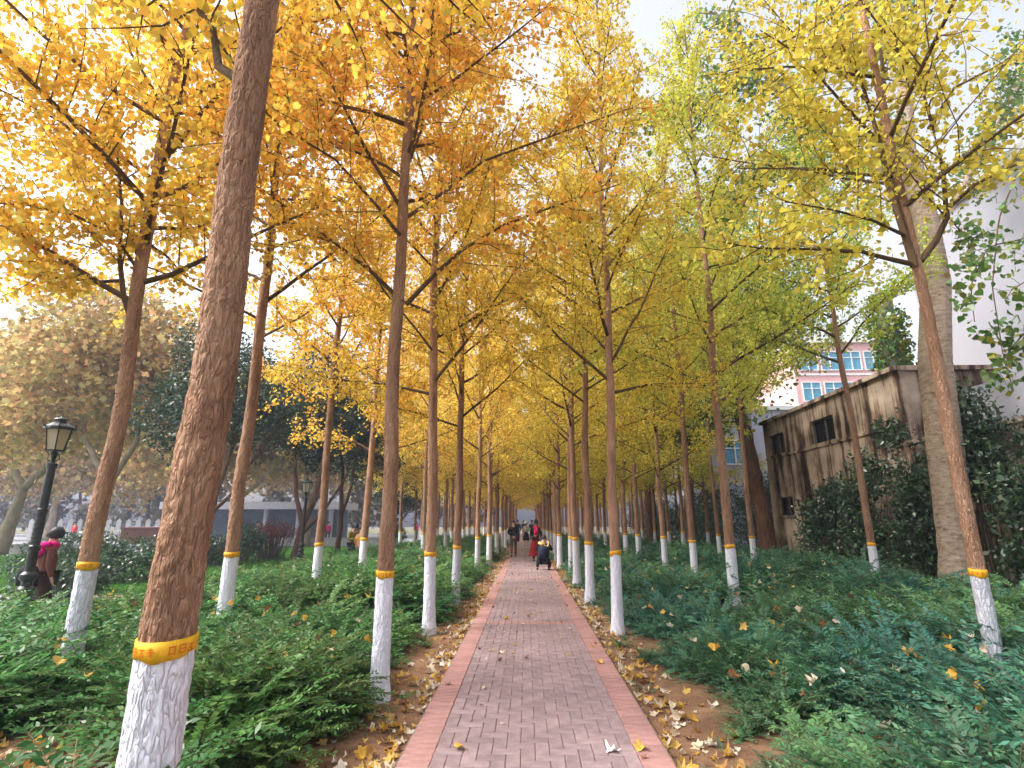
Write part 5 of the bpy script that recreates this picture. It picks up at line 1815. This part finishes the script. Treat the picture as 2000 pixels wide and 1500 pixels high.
# ------------------------------------------------------------------ ground cover, grass and litter (geometry-node scatters)
def plant_mesh(name, seed, mat, n_st=12, n_lf=15, H=0.40, ll=0.045):
    rng = np.random.default_rng(seed)
    V, F = [], []
    SV = MB()
    for s in range(n_st):
        az = rng.uniform(0, 6.28)
        L = H * rng.uniform(0.7, 1.25)
        el = R(rng.uniform(38, 78))
        d = np.array([math.cos(az) * math.cos(el), math.sin(az) * math.cos(el), math.sin(el)])
        p = np.array([rng.normal() * 0.04, rng.normal() * 0.04, 0])
        pts = [p]
        for k in range(6):
            d = d + np.array([math.cos(az) * 0.12, math.sin(az) * 0.12, -0.13])
            d /= np.linalg.norm(d)
            pts.append(pts[-1] + d * L / 6)
        pts = np.array(pts)
        SV.tube(pts, np.linspace(0.0035, 0.0015, 7), 3, cap=False)
        q, tt = resample(pts, L / (n_lf + 3))
        for i in range(3, len(q)):
            dd = q[min(i + 1, len(q) - 1)] - q[i - 1]
            dd /= np.linalg.norm(dd) + 1e-9
            sd = np.cross(dd, (0, 0, 1))
            sd /= np.linalg.norm(sd) + 1e-9
            for sg in (-1, 1):
                ax = sd * sg * 0.85 + dd * 0.55 + np.array([0, 0, rng.normal() * 0.25])
                ax /= np.linalg.norm(ax)
                w = np.cross(ax, np.cross(dd, sd) + rng.normal(size=3) * 0.4)
                w /= np.linalg.norm(w) + 1e-9
                l_ = ll * rng.uniform(0.7, 1.3) * (1.2 - 0.5 * tt[i])
                o = len(V)
                b_ = q[i]
                V += [b_, b_ + ax * l_ * 0.45 + w * l_ * 0.2, b_ + ax * l_, b_ + ax * l_ * 0.45 - w * l_ * 0.2]
                F.append((o, o + 1, o + 2, o + 3))
    me = bpy.data.meshes.new(name)
    o = len(V)
    me.from_pydata([tuple(v) for v in V] + SV.v, [], F + [tuple(i + o for i in f) for f in SV.f])
    me.materials.append(MATS[mat])
    me.materials.append(MATS['stem'])
    me.polygons.foreach_set('material_index', [0] * len(F) + [1] * len(SV.f))
    return me


def source_collection(name, meshes):
    c = bpy.data.collections.new(name)
    for i, m in enumerate(meshes):
        o = bpy.data.objects.new('%s_%02d' % (name, i), m)
        c.objects.link(o)
    return c


def scatter(name, label, cat, P, rot, scl, idx, coll, mat):
    me = bpy.data.meshes.new(name)
    me.vertices.add(len(P))
    me.vertices.foreach_set('co', np.asarray(P, np.float32).ravel())
    a = me.attributes.new('rot', 'FLOAT_VECTOR', 'POINT')
    a.data.foreach_set('vector', np.asarray(rot, np.float32).ravel())
    a = me.attributes.new('scl', 'FLOAT', 'POINT')
    a.data.foreach_set('value', np.asarray(scl, np.float32))
    a = me.attributes.new('idx', 'INT', 'POINT')
    a.data.foreach_set('value', np.asarray(idx, np.int32))
    me.materials.append(MATS[mat])
    o = link(name, me)
    tag(o, label, cat, kind='stuff')
    ng = bpy.data.node_groups.new(name + '_scatter', 'GeometryNodeTree')
    ng.interface.new_socket('Geometry', in_out='INPUT', socket_type='NodeSocketGeometry')
    ng.interface.new_socket('Geometry', in_out='OUTPUT', socket_type='NodeSocketGeometry')
    n, l = ng.nodes, ng.links
    gi, go = n.new('NodeGroupInput'), n.new('NodeGroupOutput')
    ci = n.new('GeometryNodeCollectionInfo')
    ci.inputs['Collection'].default_value = coll
    ci.inputs['Separate Children'].default_value = True
    ci.inputs['Reset Children'].default_value = True
    iop = n.new('GeometryNodeInstanceOnPoints')
    iop.inputs['Pick Instance'].default_value = True

    def attr(nm, typ):
        x = n.new('GeometryNodeInputNamedAttribute')
        x.data_type = typ
        x.inputs['Name'].default_value = nm
        return [s for s in x.outputs if s.enabled and s.name == 'Attribute'][0]
    e2r = n.new('FunctionNodeEulerToRotation')
    l.new(attr('rot', 'FLOAT_VECTOR'), e2r.inputs[0])
    l.new(gi.outputs[0], iop.inputs['Points'])
    l.new(ci.outputs[0], iop.inputs['Instance'])
    l.new(attr('idx', 'INT'), iop.inputs['Instance Index'])
    l.new(e2r.outputs[0], iop.inputs['Rotation'])
    l.new(attr('scl', 'FLOAT'), iop.inputs['Scale'])
    l.new(iop.outputs[0], go.inputs[0])
    md = o.modifiers.new('scatter', 'NODES')
    md.node_group = ng
    return o


rg = np.random.default_rng(77)


def cover_field(side, n):
    """random plant spots: dense in the beds, bare soil by the path and in worn patches"""
    if side < 0:
        x = -rg.uniform(0.95, 7.2, n)
    else:
        x = rg.uniform(1.05, 10.4, n)
    y = 1.2 + 44 * rg.random(n) ** 1.5
    ax = np.abs(x)
    nz = vnoise(SOILG, x * 0.9 + 5, y * 0.9 + 2)
    edge = (1.75 if side < 0 else 1.62) - 0.35 * sstep((y - 8) / 8) + (nz - 0.5) * 1.0
    keep = sstep((ax - edge + 0.25) / 0.5)
    keep = np.maximum(keep, 0.05 * (ax > 1.15))
    if side < 0:      # worn soil at the front left corner
        d = np.hypot((x + 3.2) / 1.3, (y - 3.3) / 1.1)
        keep *= sstep((d - 0.75) / 0.35)
    else:
        d = np.hypot((x - 2.45) / 0.6, (y - 4.1) / 0.35)
        keep *= sstep((d - 0.8) / 0.5)
        keep *= 1 - 0.85 * sstep((x - 8.6) / 0.8)
    keep *= 0.06 + 0.94 * sstep((nz - 0.30) / 0.2)
    k = rg.random(n) < keep
    x, y = x[k], y[k]
    for (b, r) in trunk_spots:      # no plant grows inside a trunk
        ok = np.hypot(x - b[0], y - b[1]) > r + 0.05
        x, y = x[ok], y[ok]
    return x, y


for side, mat, nm, lab in [(-1, 'cover_left', 'ground_cover_left', 'feathery green ground cover filling the bed left of the path'),
                           (1, 'cover_right', 'ground_cover_right', 'feathery blue-green ground cover filling the bed right of the path')]:
    meshes = [plant_mesh('plant', 500 + k + 10 * side, mat, n_st=9 + 3 * k, n_lf=14 + 3 * k, H=0.30 + 0.07 * k, ll=(0.036 + 0.006 * ((k * 2) % 5)) * (1.0 if side < 0 else 1.06)) for k in range(5)]
    coll = source_collection('plant_source_%s' % ('left' if side < 0 else 'right'), meshes)
    x, y = cover_field(side, 15000 if side < 0 else 19000)
    z = zsoil(x, y) - 0.01
    rot = np.stack([rg.normal(size=len(x)) * 0.12, rg.normal(size=len(x)) * 0.12, rg.uniform(0, 6.28, len(x))], 1)
    nz = vnoise(SOILG, x * 0.6, y * 0.6 + 9)
    edge_small = np.clip((np.abs(x) - 1.1) / 0.9, 0.45, 1.0)
    scatter('ground_cover', lab, 'ground cover', np.stack([x, y, z], 1), rot, (0.72 + 0.75 * nz) * rg.uniform(0.6, 1.35, len(x)) * edge_small, rg.integers(0, 5, len(x)), coll, mat)

# grass on the lawn
def tuft_mesh(name, seed):
    rng = np.random.default_rng(seed)
    V, F = [], []
    for b in range(26):
        a = rng.uniform(0, 6.28)
        p = np.array([rng.normal() * 0.07, rng.normal() * 0.07, 0])
        h = rng.uniform(0.06, 0.14)
        d = np.array([math.cos(a), math.sin(a), 0])
        w = np.array([-d[1], d[0], 0]) * 0.004
        m = p + d * h * 0.2 + np.array([0, 0, h * 0.6])
        t_ = p + d * h * 0.6 + np.array([0, 0, h])
        o = len(V)
        V += [p - w, p + w, m + w * 0.8, m - w * 0.8, t_]
        F += [(o, o + 1, o + 2, o + 3), (o + 3, o + 2, o + 4)]
    me = bpy.data.meshes.new(name)
    me.from_pydata([tuple(v) for v in V], [], F)
    me.materials.append(MATS['grass_blade'])
    return me


coll = source_collection('tuft_source', [tuft_mesh('tuft', 600 + k) for k in range(4)])
n_ = 16000
x = -rg.uniform(7.3, 24, n_)
y = 13.3 + 22 * rg.random(n_) ** 1.3
scatter('grass', 'short green grass of the lawn on the left', 'grass', np.stack([x, y, np.full(n_, -0.085)], 1), np.stack([np.zeros(n_), np.zeros(n_), rg.uniform(0, 6.28, n_)], 1), rg.uniform(0.8, 1.6, n_), rg.integers(0, 4, n_), coll, 'grass_blade')


# fallen leaves
def fallen_leaf_mesh(name, seed, mat, size=0.13, lobed=True, curl=0.5):
    rng = np.random.default_rng(seed)
    k = 20 if lobed else 12
    V = [(0, 0, 0.0)]
    ph = rng.random() * 6.28
    ring = []
    for ring_i, f in enumerate((0.5, 1.0)):
        for i in range(k):
            a = 2 * PI * i / k
            if lobed:
                r = 0.76 + 0.24 * math.cos(5 * a) + (0.12 * rng.normal() if f == 1 else 0)
                r = max(0.45, r)
            else:
                r = 0.75 + 0.15 * math.cos(2 * a) + 0.05 * rng.normal()
            r *= size / 2 * (f if f == 1 else 0.5 / max(0.55, r) * 0.8)
            x, y = r * math.cos(a), r * math.sin(a)
            zz = curl * ((x * math.cos(ph) + y * math.sin(ph)) ** 2) / size * 2.2 + (0.10 * size * curl * rng.normal() if f == 1 else 0)
            V.append((x, y, zz + 0.006))
    F = [(0, 1 + i, 1 + (i + 1) % k) for i in range(k)]
    F += [(1 + i, 1 + k + i, 1 + k + (i + 1) % k, 1 + (i + 1) % k) for i in range(k)]
    me = bpy.data.meshes.new(name)
    me.from_pydata(V, [], F)
    me.materials.append(MATS[mat])
    return me


lf = [fallen_leaf_mesh('fallen', 700 + k, 'litter_leaf', size=0.12, lobed=k < 5, curl=0.4 + 0.25 * (k % 4)) for k in range(8)]
coll = source_collection('litter_source', lf)
Xs, Ys = [], []
n_ = 2000      # drifts along the path edges
sgn = np.where(rg.random(n_) < 0.45, -1, 1)
off = np.abs(rg.normal(size=n_)) * 0.27 + 0.02
x1 = np.where(sgn < 0, PX0 - BW - off, PX0 + PW + BW + off)
y1 = 2.2 + 30 * rg.random(n_) ** 1.5
Xs.append(x1); Ys.append(y1)
n_ = 3000      # thinly over the beds
x2 = np.where(rg.random(n_) < 0.5, -rg.uniform(0.95, 7.2, n_), rg.uniform(1.05, 10.3, n_))
y2 = 1.5 + 30 * rg.random(n_) ** 1.4
Xs.append(x2); Ys.append(y2)
n_ = 500      # worn corner at the front left
x3, y3 = -3.2 + rg.normal(size=n_) * 0.9, 3.4 + rg.normal(size=n_) * 0.7
Xs.append(x3); Ys.append(y3)
x, y = np.concatenate(Xs), np.concatenate(Ys)
ok = ((x < PX0 - BW - 0.01) | (x > PX0 + PW + BW + 0.01)) & (x > -7.2)
x, y = x[ok], y[ok]
z = zsoil(x, y) + 0.008
scatter('leaf_litter', 'drifts of pale and yellow fallen leaves on the soil beside the path', 'leaf litter', np.stack([x, y, z], 1),
        np.stack([rg.normal(size=len(x)) * 0.3, rg.normal(size=len(x)) * 0.3, rg.uniform(0, 6.28, len(x))], 1), rg.uniform(0.3, 1.0, len(x)), rg.integers(0, 8, len(x)), coll, 'litter_leaf')
# leaves caught on top of the ground cover
n_ = 460
x = np.where(rg.random(n_) < 0.4, -rg.uniform(1.6, 6.5, n_), rg.uniform(1.6, 8.5, n_))
y = 2.5 + 20 * rg.random(n_) ** 1.3
z = zsoil(x, y) + rg.uniform(0.30, 0.52, n_)
scatter('caught_leaves', 'yellow and pale fallen leaves caught on top of the ground cover', 'leaf litter', np.stack([x, y, z], 1), np.stack([rg.normal(size=n_) * 0.5, rg.normal(size=n_) * 0.5, rg.uniform(0, 6.28, n_)], 1), rg.uniform(0.5, 1.0, n_), rg.integers(0, 8, n_), coll, 'litter_leaf')
# small leaves and scraps strewn on the bricks
n_ = 560
x = rg.uniform(PX0 - BW + 0.02, PX0 + PW + BW - 0.02, n_)
y = 6.5 + 26 * rg.random(n_) ** 0.9
scatter('leaf_scraps', 'small dry leaves and scraps strewn over the bricks of the path', 'leaf litter', np.stack([x, y, np.full(n_, 0.006)], 1), np.stack([rg.normal(size=n_) * 0.15, rg.normal(size=n_) * 0.15, rg.uniform(0, 6.28, n_)], 1), rg.uniform(0.12, 0.62, n_), rg.integers(0, 8, n_), coll, 'litter_leaf')
# the conspicuous ones on the path
for i, (px, mat, size, lob, lab) in enumerate([((1196, 1467), 'leaf_white', 0.125, True, 'pale jagged plane leaf on the bricks at the bottom right of the path'),
                                               ((1252, 1463), 'leaf_gold', 0.12, True, 'golden curled leaf on the right border at the bottom, beside the pale jagged leaf'),
                                               ((1256, 1480), 'leaf_brown', 0.06, False, 'small brown leaf just below the golden leaf on the right border'),
                                               ((897, 1461), 'leaf_gold', 0.105, False, 'single yellow leaf lying on the bricks at the bottom left of the path'),
                                               ((981, 1414), 'leaf_cream', 0.045, False, 'tiny cream leaf in the middle of the front bricks'),
                                               ((946, 1346), 'leaf_cream', 0.07, False, 'cream leaf left of the path centre, a step beyond the tiny one'),
                                               ((875, 1337), 'leaf_brown', 0.08, False, 'dark brown leaf on the left border bricks'),
                                               ((940, 1378), 'leaf_brown', 0.05, False, 'curled brown scrap between the yellow leaf and the cream leaf'),
                                               ((1172, 1295), 'leaf_gold', 0.10, False, 'long rust-gold leaf on the right border, midway up'),
                                               ((978, 1276), 'leaf_cream', 0.10, True, 'whitish lobed leaf on the bricks left of the path centre, midway up'),
                                               ((1028, 1286), 'leaf_brown', 0.08, False, 'dark leaf on the path centre, midway up'),
                                               ((990, 1209), 'leaf_gold', 0.13, True, 'bright yellow leaf further up, by the red cross course')]):
    p = atz(px[0], px[1], 0.004)
    me = fallen_leaf_mesh('fallen_leaf', 800 + i, mat, size=size, lobed=lob, curl=0.6)
    tag(link('fallen_leaf', me, None, None, (p[0], p[1], 0.004), (0, 0, i * 1.7)), lab, 'leaf', 'fallen leaves on the bricks')

# ------------------------------------------------------------------ haze
if HAZE > 0:
    hz = MB().box((-160, -70, -1.2), (160, 200, 26)).build('haze', None)
    m, n, l, out = new_mat('haze_air')
    pv = n.new('ShaderNodeVolumePrincipled')
    pv.inputs['Color'].default_value = (0.68, 0.74, 1.0, 1)
    pv.inputs['Density'].default_value = HAZE
    pv.inputs['Anisotropy'].default_value = 0.2
    l.new(pv.outputs[0], out.inputs['Volume'])
    hz.data.materials.append(m)
    tag(hz, 'thin bluish haze filling the air of the park', 'haze', kind='stuff')
